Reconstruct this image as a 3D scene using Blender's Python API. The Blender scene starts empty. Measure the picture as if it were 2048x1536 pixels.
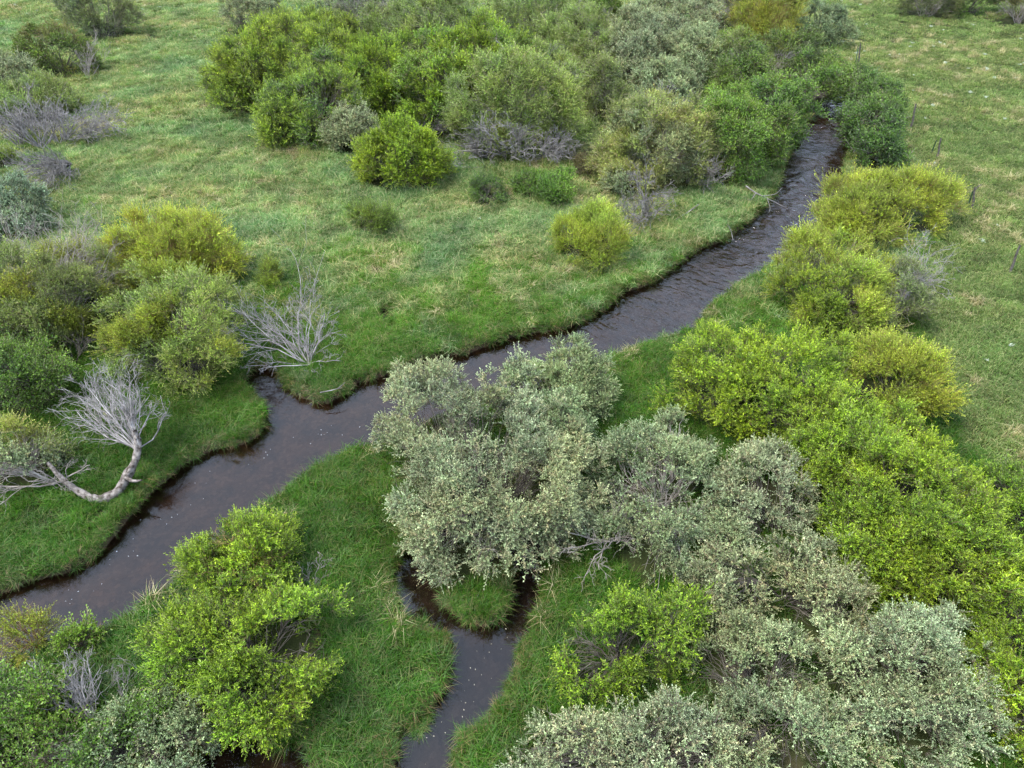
import bpy, math, random
import numpy as np
from mathutils import Vector

S = bpy.context.scene
C = S.collection
RNG = np.random.default_rng(7)
random.seed(7)

# ------------------------------------------------------------------ camera
CAM_H, PITCH, FPX = 16.0, math.radians(40.0), 1409.0      # metres, below the horizon, focal length for a 2048 wide frame
cam = bpy.data.objects.new('camera', bpy.data.cameras.new('camera'))
C.objects.link(cam)
cam.location = (0, 0, CAM_H)
cam.rotation_euler = (math.pi / 2 - PITCH, 0, 0)
cam.data.sensor_width = 36.0
cam.data.lens = 36.0 * FPX / 2048
cam.data.clip_end = 3000
S.camera = cam

# ------------------------------------------------------------------ sky and sun (thin overcast, light from the left)
SUN_EL, SUN_AZ = math.radians(60), math.radians(-105)       # azimuth from +Y (view direction), minus = left
W = bpy.data.worlds.new('World'); S.world = W; W.use_nodes = True
wn = W.node_tree.nodes; wl = W.node_tree.links; wn.clear()
wo = wn.new('ShaderNodeOutputWorld'); wb = wn.new('ShaderNodeBackground')
sky = wn.new('ShaderNodeTexSky'); sky.sky_type = 'NISHITA'; sky.sun_disc = False
sky.sun_elevation = SUN_EL; sky.sun_rotation = SUN_AZ
sky.dust_density = 3.0; sky.air_density = 1.0
hs = wn.new('ShaderNodeHueSaturation'); hs.inputs['Saturation'].default_value = 0.55
wl.new(sky.outputs[0], hs.inputs['Color'])
ctc = wn.new('ShaderNodeTexCoord'); cns = wn.new('ShaderNodeTexNoise'); cns.inputs['Scale'].default_value = 2.2; cns.inputs['Detail'].default_value = 5
crp = wn.new('ShaderNodeValToRGB'); crp.color_ramp.elements[0].position = .3; crp.color_ramp.elements[1].position = .7
crp.color_ramp.elements[0].color = (3.4, 4.6, 6.8, 1); crp.color_ramp.elements[1].color = (6.2, 7.2, 8.9, 1)      # thin even cloud
wl.new(ctc.outputs['Generated'], cns.inputs['Vector']); wl.new(cns.outputs[0], crp.inputs[0])
cmx = wn.new('ShaderNodeMix'); cmx.data_type = 'RGBA'; cmx.inputs[0].default_value = .7
wl.new(hs.outputs[0], cmx.inputs[6]); wl.new(crp.outputs[0], cmx.inputs[7]); wl.new(cmx.outputs[2], wb.inputs['Color'])
wb.inputs['Strength'].default_value = 0.09
wl.new(wb.outputs[0], wo.inputs[0])
sl = bpy.data.lights.new('sun', 'SUN'); sl.energy = 1.5; sl.angle = math.radians(22); sl.color = (1.0, 0.95, 0.86)
so = bpy.data.objects.new('sun', sl); C.objects.link(so)
sd_ = Vector((math.sin(SUN_AZ) * math.cos(SUN_EL), math.cos(SUN_AZ) * math.cos(SUN_EL), math.sin(SUN_EL)))
so.rotation_euler = sd_.to_track_quat('Z', 'Y').to_euler(); so.location = (-20, 20, 60)
S.view_settings.view_transform = 'Standard'; S.view_settings.look = 'None'
S.view_settings.exposure = 2.12; S.view_settings.gamma = 1.0; S.view_settings.use_curve_mapping = False
S.cycles.max_bounces = 4; S.cycles.diffuse_bounces = 2; S.cycles.use_adaptive_sampling = True; S.cycles.adaptive_threshold = 0.02; S.cycles.transparent_max_bounces = 12
S.cycles.caustics_reflective = False; S.cycles.caustics_refractive = False
S.cycles.use_denoising = True; S.cycles.denoiser = 'OPENIMAGEDENOISE'; S.cycles.denoising_input_passes = 'RGB_ALBEDO_NORMAL'; S.cycles.denoising_prefilter = 'ACCURATE'
S.cycles.debug_use_spatial_splits = False
S.render.filter_size = 1.6

# ------------------------------------------------------------------ helpers
_sp, _cp = math.sin(PITCH), math.cos(PITCH)
def at(px, py, z=0.0):
    """the point of height z that the photograph shows at pixel (px, py)"""
    u, v = (px - 1024) / FPX, (py - 768) / FPX
    d = np.array([u, _cp - v * _sp, -_sp - v * _cp])
    t = (z - CAM_H) / d[2]
    return np.array([0, 0, CAM_H]) + d * t
def project(P):
    P = np.asarray(P, float)
    x, y, z = P[..., 0], P[..., 1], P[..., 2] - CAM_H
    dep = y * _cp - z * _sp
    v = -(y * _sp + z * _cp) / dep
    return 1024 + FPX * x / dep, 768 + FPX * v, dep

def vnoise(x, y, s, seed=0):
    """smooth value noise in 0..1"""
    x = np.asarray(x, float) / s + 100.3 + seed * 17.17; y = np.asarray(y, float) / s + 200.7 + seed * 5.31
    i, j = np.floor(x).astype(np.int64), np.floor(y).astype(np.int64)
    f, g = x - i, y - j
    f, g = f * f * (3 - 2 * f), g * g * (3 - 2 * g)
    def h(a, b):
        n = (a * 374761393 + b * 668265263 + seed * 974711) & 0x7fffffff
        n = ((n ^ (n >> 13)) * 1274126177) & 0x7fffffff
        return ((n ^ (n >> 16)) & 0xffff) / 65535.0
    return (h(i, j) * (1 - f) + h(i + 1, j) * f) * (1 - g) + (h(i, j + 1) * (1 - f) + h(i + 1, j + 1) * f) * g
def fbm(x, y, s, seed=0, o=3):
    r, a, t = 0, 1.0, 0
    for k in range(o):
        r = r + a * vnoise(x, y, s / 2 ** k, seed + k); t += a; a *= .5
    return r / t

def tag(o, label=None, cat=None, group=None, kind=None):
    if label: o['label'] = label
    if cat: o['category'] = cat
    if group: o['group'] = group
    if kind: o['kind'] = kind
    return o
def mesh(name, V, F, mats=(), fmat=None, smooth=False, attrs=None):
    """V (n,3), F a list of equal-length index arrays (quads and/or tris)"""
    me = bpy.data.meshes.new(name)
    V = np.ascontiguousarray(V, np.float32)
    me.vertices.add(len(V)); me.vertices.foreach_set('co', V.ravel())
    F = [np.asarray(f, np.int32) for f in F if len(f)]
    if F:
        tot = np.concatenate([np.full(len(f), f.shape[1], np.int32) for f in F])
        idx = np.concatenate([f.ravel() for f in F])
        me.loops.add(len(idx)); me.loops.foreach_set('vertex_index', idx)
        st = np.zeros(len(tot), np.int32); st[1:] = np.cumsum(tot)[:-1]
        me.polygons.add(len(tot)); me.polygons.foreach_set('loop_start', st)
        if fmat is not None: me.polygons.foreach_set('material_index', np.asarray(fmat, np.int32))
        me.polygons.foreach_set('use_smooth', np.full(len(tot), smooth))
    for n, (t, dat) in (attrs or {}).items():
        a = me.attributes.new(n, t, 'POINT')
        dat = np.asarray(dat)
        if t == 'FLOAT': a.data.foreach_set('value', dat.astype(np.float32).ravel())
        elif t == 'INT': a.data.foreach_set('value', dat.astype(np.int32).ravel())
        elif t == 'FLOAT_VECTOR': a.data.foreach_set('vector', dat.astype(np.float32).ravel())
        elif t == 'FLOAT_COLOR': a.data.foreach_set('color', dat.astype(np.float32).ravel())
    for m in mats: me.materials.append(m)
    me.update(calc_edges=True); me.validate()
    return me
def obj(name, me, parent=None, loc=None):
    o = bpy.data.objects.new(name, me); C.objects.link(o)
    if parent: o.parent = parent
    if loc is not None: o.location = loc
    return o
def empty(name, loc):
    o = bpy.data.objects.new(name, None); C.objects.link(o); o.location = loc
    o.empty_display_size = .3
    return o

# ------------------------------------------------------------------ materials
def newmat(name):
    m = bpy.data.materials.new(name); m.use_nodes = True
    n = m.node_tree.nodes; n.clear()
    return m, n, m.node_tree.links, n.new('ShaderNodeOutputMaterial')
def leaf_material(name, trans=.35, gloss=.05, rough=.45):
    m, n, l, out = newmat(name)
    a = n.new('ShaderNodeAttribute'); a.attribute_name = 'col'
    t = n.new('ShaderNodeAttribute'); t.attribute_type = 'INSTANCER'; t.attribute_name = 'tint'
    mx = n.new('ShaderNodeMix'); mx.data_type = 'RGBA'; mx.blend_type = 'MULTIPLY'; mx.inputs[0].default_value = 1
    l.new(a.outputs['Color'], mx.inputs[6]); l.new(t.outputs['Color'], mx.inputs[7])
    col = mx.outputs[2]
    d = n.new('ShaderNodeBsdfDiffuse'); l.new(col, d.inputs[0])
    tr = n.new('ShaderNodeBsdfTranslucent')
    tc = n.new('ShaderNodeMix'); tc.data_type = 'RGBA'; tc.blend_type = 'MULTIPLY'; tc.inputs[0].default_value = 1
    tc.inputs[7].default_value = (1.15, 1.25, .7, 1); l.new(col, tc.inputs[6]); l.new(tc.outputs[2], tr.inputs[0])
    s = n.new('ShaderNodeMixShader'); s.inputs[0].default_value = trans
    l.new(d.outputs[0], s.inputs[1]); l.new(tr.outputs[0], s.inputs[2])
    g = n.new('ShaderNodeBsdfGlossy'); g.inputs['Roughness'].default_value = rough
    s2 = n.new('ShaderNodeMixShader'); s2.inputs[0].default_value = gloss
    l.new(s.outputs[0], s2.inputs[1]); l.new(g.outputs[0], s2.inputs[2])
    l.new(s2.outputs[0], out.inputs[0])
    return m
M_LEAF = leaf_material('leaf_blade', .25, .04)
M_GRASS = leaf_material('grass_blade', .4, .02)

def bark_material(name, c0, c1, scale=6, rough=.85):
    m, n, l, out = newmat(name)
    tc = n.new('ShaderNodeTexCoord'); ns = n.new('ShaderNodeTexNoise'); ns.inputs['Scale'].default_value = scale
    ns.inputs['Detail'].default_value = 6
    l.new(tc.outputs['Object'], ns.inputs['Vector'])
    cr = n.new('ShaderNodeValToRGB'); cr.color_ramp.elements[0].position = .35; cr.color_ramp.elements[1].position = .65
    cr.color_ramp.elements[0].color = (*c0, 1); cr.color_ramp.elements[1].color = (*c1, 1)
    l.new(ns.outputs[0], cr.inputs[0])
    b = n.new('ShaderNodeBsdfPrincipled'); b.inputs['Roughness'].default_value = rough
    b.inputs['Specular IOR Level'].default_value = .2
    l.new(cr.outputs[0], b.inputs['Base Color'])
    bp = n.new('ShaderNodeBump'); bp.inputs['Strength'].default_value = .5; bp.inputs['Distance'].default_value = .02
    n2 = n.new('ShaderNodeTexNoise'); n2.inputs['Scale'].default_value = scale * 6; n2.inputs['Detail'].default_value = 4
    l.new(tc.outputs['Object'], n2.inputs['Vector']); l.new(n2.outputs[0], bp.inputs['Height']); l.new(bp.outputs[0], b.inputs['Normal'])
    l.new(b.outputs[0], out.inputs[0])
    return m
M_BARK = bark_material('willow_bark', (.055, .045, .038), (.14, .125, .105))
M_TWIG = bark_material('grey_twig', (.15, .13, .11), (.32, .29, .26), 3)
M_ORANGE = bark_material('orange_stem', (.17, .12, .05), (.30, .21, .09), 3)
M_DEAD = bark_material('weathered_dead_wood', (.12, .11, .105), (.33, .31, .30), 4)
M_DEADDK = bark_material('grey_dead_wood', (.10, .09, .085), (.26, .245, .235), 4)
M_TRUNK = bark_material('peeling_trunk', (.035, .026, .02), (.24, .215, .195), 8)
M_POST = bark_material('fence_wood', (.05, .045, .04), (.14, .125, .11), 9)
M_STEEL = bark_material('green_steel_post', (.03, .07, .045), (.05, .1, .06), 9, .5)

# ------------------------------------------------------------------ water outlines (traced on the photograph, laid out on the ground)
ZW = -0.25
def poly(pts, z=ZW): return np.array([at(x, y, z)[:2] for x, y in pts])
MAIN = poly([(-160, 1290), (-60, 1225), (0, 1200), (60, 1176), (130, 1165), (190, 1130), (235, 1088), (262, 1052), (290, 1018), (330, 975), (372, 938),
  (430, 906), (490, 896), (528, 872), (550, 842), (545, 812), (522, 788), (500, 762), (512, 745), (545, 750), (562, 772), (590, 800), (625, 812), (655, 822),
  (690, 800), (722, 770), (790, 755), (825, 738), (850, 725), (940, 715), (1000, 692), (1060, 676), (1120, 665), (1180, 646), (1220, 622), (1245, 592),
  (1300, 575), (1342, 548), (1400, 510), (1450, 485), (1500, 452), (1530, 422), (1555, 396), (1568, 370), (1572, 345), (1582, 320), (1598, 290),
  (1612, 262), (1630, 230), (1648, 200), (1668, 172),
  (1698, 172), (1700, 200), (1694, 235), (1692, 270), (1688, 310),
  (1680, 345), (1668, 385), (1648, 422), (1618, 462), (1575, 502), (1535, 535), (1502, 555), (1470, 572), (1432, 600), (1397, 632), (1380, 660), (1330, 676),
  (1270, 696), (1220, 716), (1150, 745), (1050, 780), (950, 810), (850, 850), (760, 886), (700, 902), (650, 932), (600, 962), (560, 988), (530, 1012), (490, 1036),
  (430, 1082), (380, 1130), (325, 1180), (262, 1226), (215, 1252), (160, 1262), (110, 1290), (40, 1330), (-60, 1380), (-200, 1430)])
SIDE = poly([(800, 1640), (806, 1536), (815, 1500), (803, 1470), (850, 1456), (880, 1440), (886, 1410), (908, 1386), (915, 1346), (930, 1310), (926, 1272), (914, 1250),
  (866, 1248), (826, 1226), (810, 1182), (803, 1142), (825, 1108), (870, 1080), (925, 1062), (975, 1055), (1030, 1070), (1070, 1105), (1074, 1150), (1066, 1185), (1054, 1222), (1036, 1262),
  (1012, 1300), (1010, 1340), (986, 1382), (960, 1412), (942, 1440), (906, 1468), (893, 1500), (893, 1536), (905, 1640)])
ISLET = poly([(888, 1135), (886, 1170), (896, 1206), (926, 1230), (970, 1244), (998, 1226), (1010, 1198), (1012, 1160), (1006, 1120), (985, 1092), (945, 1085), (905, 1100)])
POND = poly([(405, 1640), (395, 1560), (410, 1500), (450, 1475), (510, 1470), (560, 1475), (596, 1490), (600, 1536), (600, 1640)])
HOLE = poly([(762, 630), (770, 622), (776, 634), (772, 650), (764, 652)])

def sdist(P, poly):
    """signed distance to a polygon, negative inside"""
    P = np.asarray(P, float); d = np.full(len(P), 1e9); ins = np.zeros(len(P), bool)
    for i in range(len(poly)):
        a, b = poly[i], poly[(i + 1) % len(poly)]
        e = b - a; w = P - a
        t = np.clip((w @ e) / max(e @ e, 1e-9), 0, 1)
        q = w - t[:, None] * e
        d = np.minimum(d, (q * q).sum(1))
        c = ((a[1] > P[:, 1]) != (b[1] > P[:, 1]))
        with np.errstate(divide='ignore', invalid='ignore'):
            xi = a[0] + (P[:, 1] - a[1]) * e[0] / (e[1] if e[1] else 1e-12)
        ins ^= c & (P[:, 0] < xi)
    return np.where(ins, -1, 1) * np.sqrt(d)
def water_sd(P, edge_noise=True):
    side = np.maximum(sdist(P, SIDE) - .26, .14 - sdist(P, ISLET))
    s = np.minimum(np.minimum(sdist(P, MAIN) - .20, side), np.minimum(sdist(P, POND) - .15, sdist(P, HOLE) - .12))
    if edge_noise:
        s = s + (fbm(P[:, 0], P[:, 1], .9, 3) - .5) * .34
    return s
def ground_z(P, s=None):
    if s is None: s = water_sd(P)
    x, y = P[:, 0], P[:, 1]
    h = (fbm(x, y, 9, 11) - .5) * .35 + (fbm(x, y, 1.6, 21) - .5) * .16
    far = np.clip(s / 3.0, 0, 1)
    top = h * (.25 + .75 * far) * np.clip(s / .6, 0, 1)
    top = top + .10 * np.clip((s - .3) / 3, 0, 1)
    t = np.clip((s + .14) / .30, 0, 1); t = t * t * (3 - 2 * t)
    bed = -.50 + .06 * (fbm(x, y, .7, 31) - .5) - .15 * np.clip(-s / 1.2, 0, 1)
    return bed * (1 - t) + top * t

# ------------------------------------------------------------------ ground sheet
def axis(lo, hi, step, far, grow=1.28):
    a = list(np.arange(lo, hi + 1e-6, step))
    s, v = step, a[-1]
    while v < far: s *= grow; v += s; a.append(v)
    s, v = step, a[0]; pre = []
    while v > -far: s *= grow; v -= s; pre.append(v)
    return np.array(pre[::-1] + a)
xs, ys = axis(-20, 31, .17, 900), axis(4, 62, .19, 900)
X, Y = np.meshgrid(xs, ys)
P2 = np.stack([X.ravel(), Y.ravel()], 1)
SDg = np.full(len(P2), 50.0)
near = (np.abs(P2[:, 0]) < 60) & (P2[:, 1] > -20) & (P2[:, 1] < 110)
SDg[near] = water_sd(P2[near])
Zg = ground_z(P2, SDg)
nx, ny = len(xs), len(ys)
I = np.arange(nx * ny).reshape(ny, nx)
Q = np.stack([I[:-1, :-1].ravel(), I[:-1, 1:].ravel(), I[1:, 1:].ravel(), I[1:, :-1].ravel()], 1)

def ground_material():
    m, n, l, out = newmat('meadow_soil')
    b = n.new('ShaderNodeBsdfPrincipled'); b.inputs['Roughness'].default_value = .95; b.inputs['Specular IOR Level'].default_value = .1
    sd = n.new('ShaderNodeAttribute'); sd.attribute_name = 'shore'
    tc = n.new('ShaderNodeNewGeometry')
    def noise(s, d=6):
        k = n.new('ShaderNodeTexNoise'); k.inputs['Scale'].default_value = s; k.inputs['Detail'].default_value = d
        l.new(tc.outputs['Position'], k.inputs['Vector']); return k
    def ramp(src, stops):
        r = n.new('ShaderNodeValToRGB'); e = r.color_ramp.elements
        while len(e) < len(stops): e.new(.5)
        for q, (p, c) in zip(e, stops): q.position = p; q.color = (*c, 1)
        l.new(src, r.inputs[0]); return r.outputs[0]
    def mix(f, a, c):
        k = n.new('ShaderNodeMix'); k.data_type = 'RGBA'
        l.new(f, k.inputs[0]); l.new(a, k.inputs[6]); l.new(c, k.inputs[7]); return k.outputs[2]
    turf = ramp(noise(.9).outputs[0], [(.3, (.018, .024, .008)), (.55, (.032, .040, .013)), (.75, (.06, .052, .028))])
    mud = ramp(noise(7).outputs[0], [(.3, (.02, .014, .009)), (.7, (.07, .05, .03))])
    vor = n.new('ShaderNodeTexVoronoi'); vor.inputs['Scale'].default_value = 9; l.new(tc.outputs['Position'], vor.inputs['Vector'])
    peb = ramp(vor.outputs['Color'], [(.2, (.024, .017, .012)), (.6, (.045, .033, .024)), (.9, (.085, .066, .05))])
    bedn = ramp(noise(1.3).outputs[0], [(.35, (.015, .011, .008)), (.65, (.06, .041, .027))])
    bed = n.new('ShaderNodeMix'); bed.data_type = 'RGBA'; bed.inputs[0].default_value = .45
    l.new(bedn, bed.inputs[6]); l.new(peb, bed.inputs[7])
    def sm(a, c):
        k = n.new('ShaderNodeMapRange'); k.inputs[1].default_value = a; k.inputs[2].default_value = c
        l.new(sd.outputs['Fac'], k.inputs[0]); return k.outputs[0]
    c = mix(sm(-.2, .05), bed.outputs[2], mud)
    c = mix(sm(.2, .5), c, turf)
    l.new(c, b.inputs['Base Color'])
    bp = n.new('ShaderNodeBump'); bp.inputs['Strength'].default_value = .6; bp.inputs['Distance'].default_value = .05
    l.new(noise(12, 8).outputs[0], bp.inputs['Height']); l.new(bp.outputs[0], b.inputs['Normal'])
    l.new(b.outputs[0], out.inputs[0])
    return m
gme = mesh('ground', np.stack([P2[:, 0], P2[:, 1], Zg], 1), [Q], [ground_material()], smooth=True, attrs={'shore': ('FLOAT', SDg)})
tag(obj('ground', gme), kind='structure')

# ------------------------------------------------------------------ water sheets
def water_material(name, tint, ripple):
    """clear brown water: Fresnel sheen over the bed, rippled along the current"""
    m, n, l, out = newmat(name)
    g = n.new('ShaderNodeNewGeometry')
    fl = n.new('ShaderNodeAttribute'); fl.attribute_name = 'flow'
    ch = n.new('ShaderNodeAttribute'); ch.attribute_name = 'chop'
    def noise(s, d, vec, dist=0.0):
        k = n.new('ShaderNodeTexNoise'); k.inputs['Scale'].default_value = s; k.inputs['Detail'].default_value = d
        k.inputs['Distortion'].default_value = dist
        l.new(vec, k.inputs['Vector']); return k.outputs[0]
    mp = n.new('ShaderNodeMapping'); mp.inputs['Scale'].default_value = (2.6, 1.0, 1)
    l.new(fl.outputs['Vector'], mp.inputs['Vector'])
    a = noise(1.9, 3, mp.outputs[0], .6)
    mp2 = n.new('ShaderNodeMapping'); mp2.inputs['Scale'].default_value = (1.0, .55, 1); l.new(fl.outputs['Vector'], mp2.inputs['Vector'])
    b = noise(5.0, 2, mp2.outputs[0], .4)
    add = n.new('ShaderNodeMath'); add.operation = 'MULTIPLY_ADD'; add.inputs[1].default_value = .35
    l.new(b, add.inputs[0]); l.new(a, add.inputs[2])
    st = n.new('ShaderNodeMath'); st.operation = 'MULTIPLY'; st.inputs[1].default_value = ripple
    l.new(ch.outputs['Fac'], st.inputs[0])
    bp = n.new('ShaderNodeBump'); bp.inputs['Distance'].default_value = .12
    l.new(st.outputs[0], bp.inputs['Strength']); l.new(add.outputs[0], bp.inputs['Height'])
    fr = n.new('ShaderNodeFresnel'); fr.inputs['IOR'].default_value = 1.56; l.new(bp.outputs[0], fr.inputs['Normal'])
    tr = n.new('ShaderNodeBsdfTransparent'); tr.inputs[0].default_value = (*tint, 1)
    gl = n.new('ShaderNodeBsdfGlossy'); gl.inputs['Roughness'].default_value = .04; l.new(bp.outputs[0], gl.inputs['Normal'])
    mx = n.new('ShaderNodeMixShader'); l.new(fr.outputs[0], mx.inputs[0]); l.new(tr.outputs[0], mx.inputs[1]); l.new(gl.outputs[0], mx.inputs[2])
    l.new(mx.outputs[0], out.inputs[0])
    return m
FLOW = np.array([at(x, y, ZW)[:2] for x, y in [(-100, 1320), (60, 1240), (200, 1180), (330, 1070), (430, 985), (540, 945), (640, 885), (740, 825), (850, 785), (1000, 745), (1150, 700),
  (1260, 650), (1330, 615), (1420, 555), (1520, 490), (1580, 430), (1610, 370), (1630, 320), (1650, 265), (1668, 210), (1685, 160), (1690, 110), (1680, 70), (1680, 30), (1730, -20)]])
def along(P, path):
    L = np.concatenate([[0], np.cumsum(np.linalg.norm(np.diff(path, axis=0), axis=1))])
    best = np.full(len(P), 1e9); s = np.zeros(len(P)); t = np.zeros(len(P))
    for i in range(len(path) - 1):
        e = path[i + 1] - path[i]; w = P - path[i]; n2 = e @ e
        k = np.clip((w @ e) / n2, 0, 1); q = w - k[:, None] * e; d = np.linalg.norm(q, axis=1)
        up = d < best
        s = np.where(up, L[i] + k * math.sqrt(n2), s); t = np.where(up, (e[0] * w[:, 1] - e[1] * w[:, 0]) / math.sqrt(n2), t); best = np.minimum(best, d)
    return s, t, L[-1]
def water_sheet(name, pl, mat, path, chop, hole=None):
    lo, hi = pl.min(0) - 1.0, pl.max(0) + 1.0
    st = .085 if path is not None else .22
    gx, gy = np.arange(lo[0], hi[0], st), np.arange(lo[1], hi[1], st)
    GX, GY = np.meshgrid(gx, gy); P = np.stack([GX.ravel(), GY.ravel()], 1)
    s = sdist(P, pl)
    if hole is not None: s = np.maximum(s, .3 - sdist(P, hole))
    keep = (s < .75).reshape(GX.shape)
    cell = keep[:-1, :-1] & keep[1:, :-1] & keep[:-1, 1:] & keep[1:, 1:]
    K = np.arange(GX.size).reshape(GX.shape)
    q = np.stack([K[:-1, :-1][cell], K[:-1, 1:][cell], K[1:, 1:][cell], K[1:, :-1][cell]], 1)
    used = np.unique(q); mp = np.full(GX.size, -1); mp[used] = np.arange(len(used)); q = mp[q]; P = P[used]
    if path is not None:
        a, t, L = along(P, path); fl = np.stack([a, t, a * 0], 1); cp = chop(P)
    else:
        fl = np.stack([P[:, 0], P[:, 1], P[:, 0] * 0], 1); cp = np.full(len(P), chop)
    z = np.full(len(P), ZW)
    if path is not None:                                  # standing ripples across the current
        wx, wt = a + .25 * (vnoise(a, t, .8, 5) - .5), t + .6 * (vnoise(a, t, 1.1, 6) - .5)
        rp = (vnoise(wx, wt * .45, .34, 7) - .5) + .6 * (vnoise(wx + 9, wt * .7, .22, 8) - .5) + .5 * (vnoise(wx, wt, .6, 9) - .5)
        z = z + rp * (.06 + .05 * np.clip((P[:, 1] - 25) / 14, 0, 1)) * np.clip((-sdist(P, MAIN) + .1) / .5, 0, 1) * np.clip(cp, 0, 1.1)
    me = mesh(name, np.stack([P[:, 0], P[:, 1], z], 1), [q], [mat], smooth=True,
              attrs={'flow': ('FLOAT_VECTOR', fl), 'chop': ('FLOAT', cp)})
    return tag(obj(name, me), kind='structure')
def chop(P):
    d = np.clip((P[:, 1] - 19) / 11, 0, 1)
    return (.10 + .9 * d) * (.45 + 1.1 * fbm(P[:, 0], P[:, 1], 2.2, 41))
water_sheet('creek_water', MAIN, water_material('creek_water', (.66, .56, .50), .8), FLOW, chop)
MW2 = water_material('still_water', (.5, .46, .45), .5)
water_sheet('side_channel_water', SIDE, MW2, None, .06, ISLET)
water_sheet('pond_water', POND, MW2, None, .06)
water_sheet('bank_seep_water', HOLE, MW2, None, .05)

# ------------------------------------------------------------------ instancing of small stuff (leaves, blades)
def euler_from_axes(D, roll):
    """Euler XYZ that turns +Z to D, with a roll about it (D (n,3) unit)"""
    out = np.empty((len(D), 3), np.float32)
    th = np.arccos(np.clip(D[:, 2], -1, 1)); ph = np.arctan2(D[:, 1], D[:, 0])
    # R = Rz(ph) Ry(th) Rz(roll)
    c1, s1, c2, s2, c3, s3 = np.cos(ph), np.sin(ph), np.cos(th), np.sin(th), np.cos(roll), np.sin(roll)
    r00 = c1 * c2 * c3 - s1 * s3; r10 = s1 * c2 * c3 + c1 * s3; r20 = -s2 * c3
    r21 = s2 * s3; r22 = c2
    out[:, 1] = -np.arcsin(np.clip(r20, -1, 1)); out[:, 0] = np.arctan2(r21, r22); out[:, 2] = np.arctan2(r10, r00)
    return out
def scatter_group(name, protos):
    ng = bpy.data.node_groups.new(name, 'GeometryNodeTree')
    ng.interface.new_socket('Geometry', in_out='INPUT', socket_type='NodeSocketGeometry')
    ng.interface.new_socket('Geometry', in_out='OUTPUT', socket_type='NodeSocketGeometry')
    n, l = ng.nodes, ng.links
    gi, go = n.new('NodeGroupInput'), n.new('NodeGroupOutput')
    iop = n.new('GeometryNodeInstanceOnPoints'); iop.inputs['Pick Instance'].default_value = True
    g2i = n.new('GeometryNodeGeometryToInstance')
    for p in reversed(protos):
        oi = n.new('GeometryNodeObjectInfo'); oi.inputs['Object'].default_value = p
        oi.inputs['As Instance'].default_value = False
        l.new(oi.outputs['Geometry'], g2i.inputs[0])
    def na(nm, t):
        k = n.new('GeometryNodeInputNamedAttribute'); k.data_type = t; k.inputs['Name'].default_value = nm
        return k.outputs['Attribute']
    l.new(gi.outputs[0], iop.inputs['Points']); l.new(g2i.outputs[0], iop.inputs['Instance'])
    l.new(na('pick', 'INT'), iop.inputs['Instance Index'])
    l.new(na('rot', 'FLOAT_VECTOR'), iop.inputs['Rotation']); l.new(na('scl', 'FLOAT_VECTOR'), iop.inputs['Scale'])
    l.new(iop.outputs[0], go.inputs[0])
    return ng
def scatter(name, ng, P, rot, scl, tint, npick, mat, parent=None):
    scl = np.asarray(scl, float)
    if scl.ndim == 1: scl = np.repeat(scl[:, None], 3, 1)
    me = mesh(name, P, [], [mat], attrs={'pick': ('INT', RNG.integers(0, npick, len(P))), 'rot': ('FLOAT_VECTOR', rot),
              'scl': ('FLOAT_VECTOR', scl), 'tint': ('FLOAT_VECTOR', tint)})
    o = obj(name, me, parent)
    md = o.modifiers.new('scatter', 'NODES'); md.node_group = ng
    return tag(o, kind='stuff')
def proto(name, V, F, col, mat):
    me = mesh(name, V, F, [mat], attrs={'col': ('FLOAT_COLOR', np.concatenate([col, np.ones((len(col), 1))], 1))})
    return bpy.data.objects.new(name, me)                   # the source shape only; never linked to the scene

def rot_between(D):
    """(n,3,3) frames whose third column is D"""
    D = D / np.linalg.norm(D, axis=1, keepdims=True)
    up = np.where(np.abs(D[:, 2:3]) > .9, np.array([[1., 0, 0]]), np.array([[0, 0, 1.]]))
    A = np.cross(up, D); A /= np.linalg.norm(A, axis=1, keepdims=True)
    return np.stack([A, np.cross(D, A), D], 2)
def tubes(P, R, sides=4):
    """P (n,k,3) centre lines, R (n,k) radii -> verts, quads"""
    n, k, _ = P.shape
    fr = rot_between(P[:, -1] - P[:, 0] + 1e-6)
    an = np.arange(sides) * 2 * math.pi / sides
    ring = np.stack([np.cos(an), np.sin(an)], 1)
    off = np.einsum('nij,sj->nsi', fr[:, :, :2], ring)                       # n,s,3
    V = P[:, :, None, :] + off[:, None, :, :] * R[:, :, None, None]
    idx = np.arange(n * k * sides).reshape(n, k, sides)
    a = idx[:, :-1]; b = idx[:, 1:]
    q = np.stack([a, np.roll(a, -1, 2), np.roll(b, -1, 2), b], -1).reshape(-1, 4)
    return V.reshape(-1, 3), q
def unit(v): return v / (np.linalg.norm(v, axis=-1, keepdims=True) + 1e-9)

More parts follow.
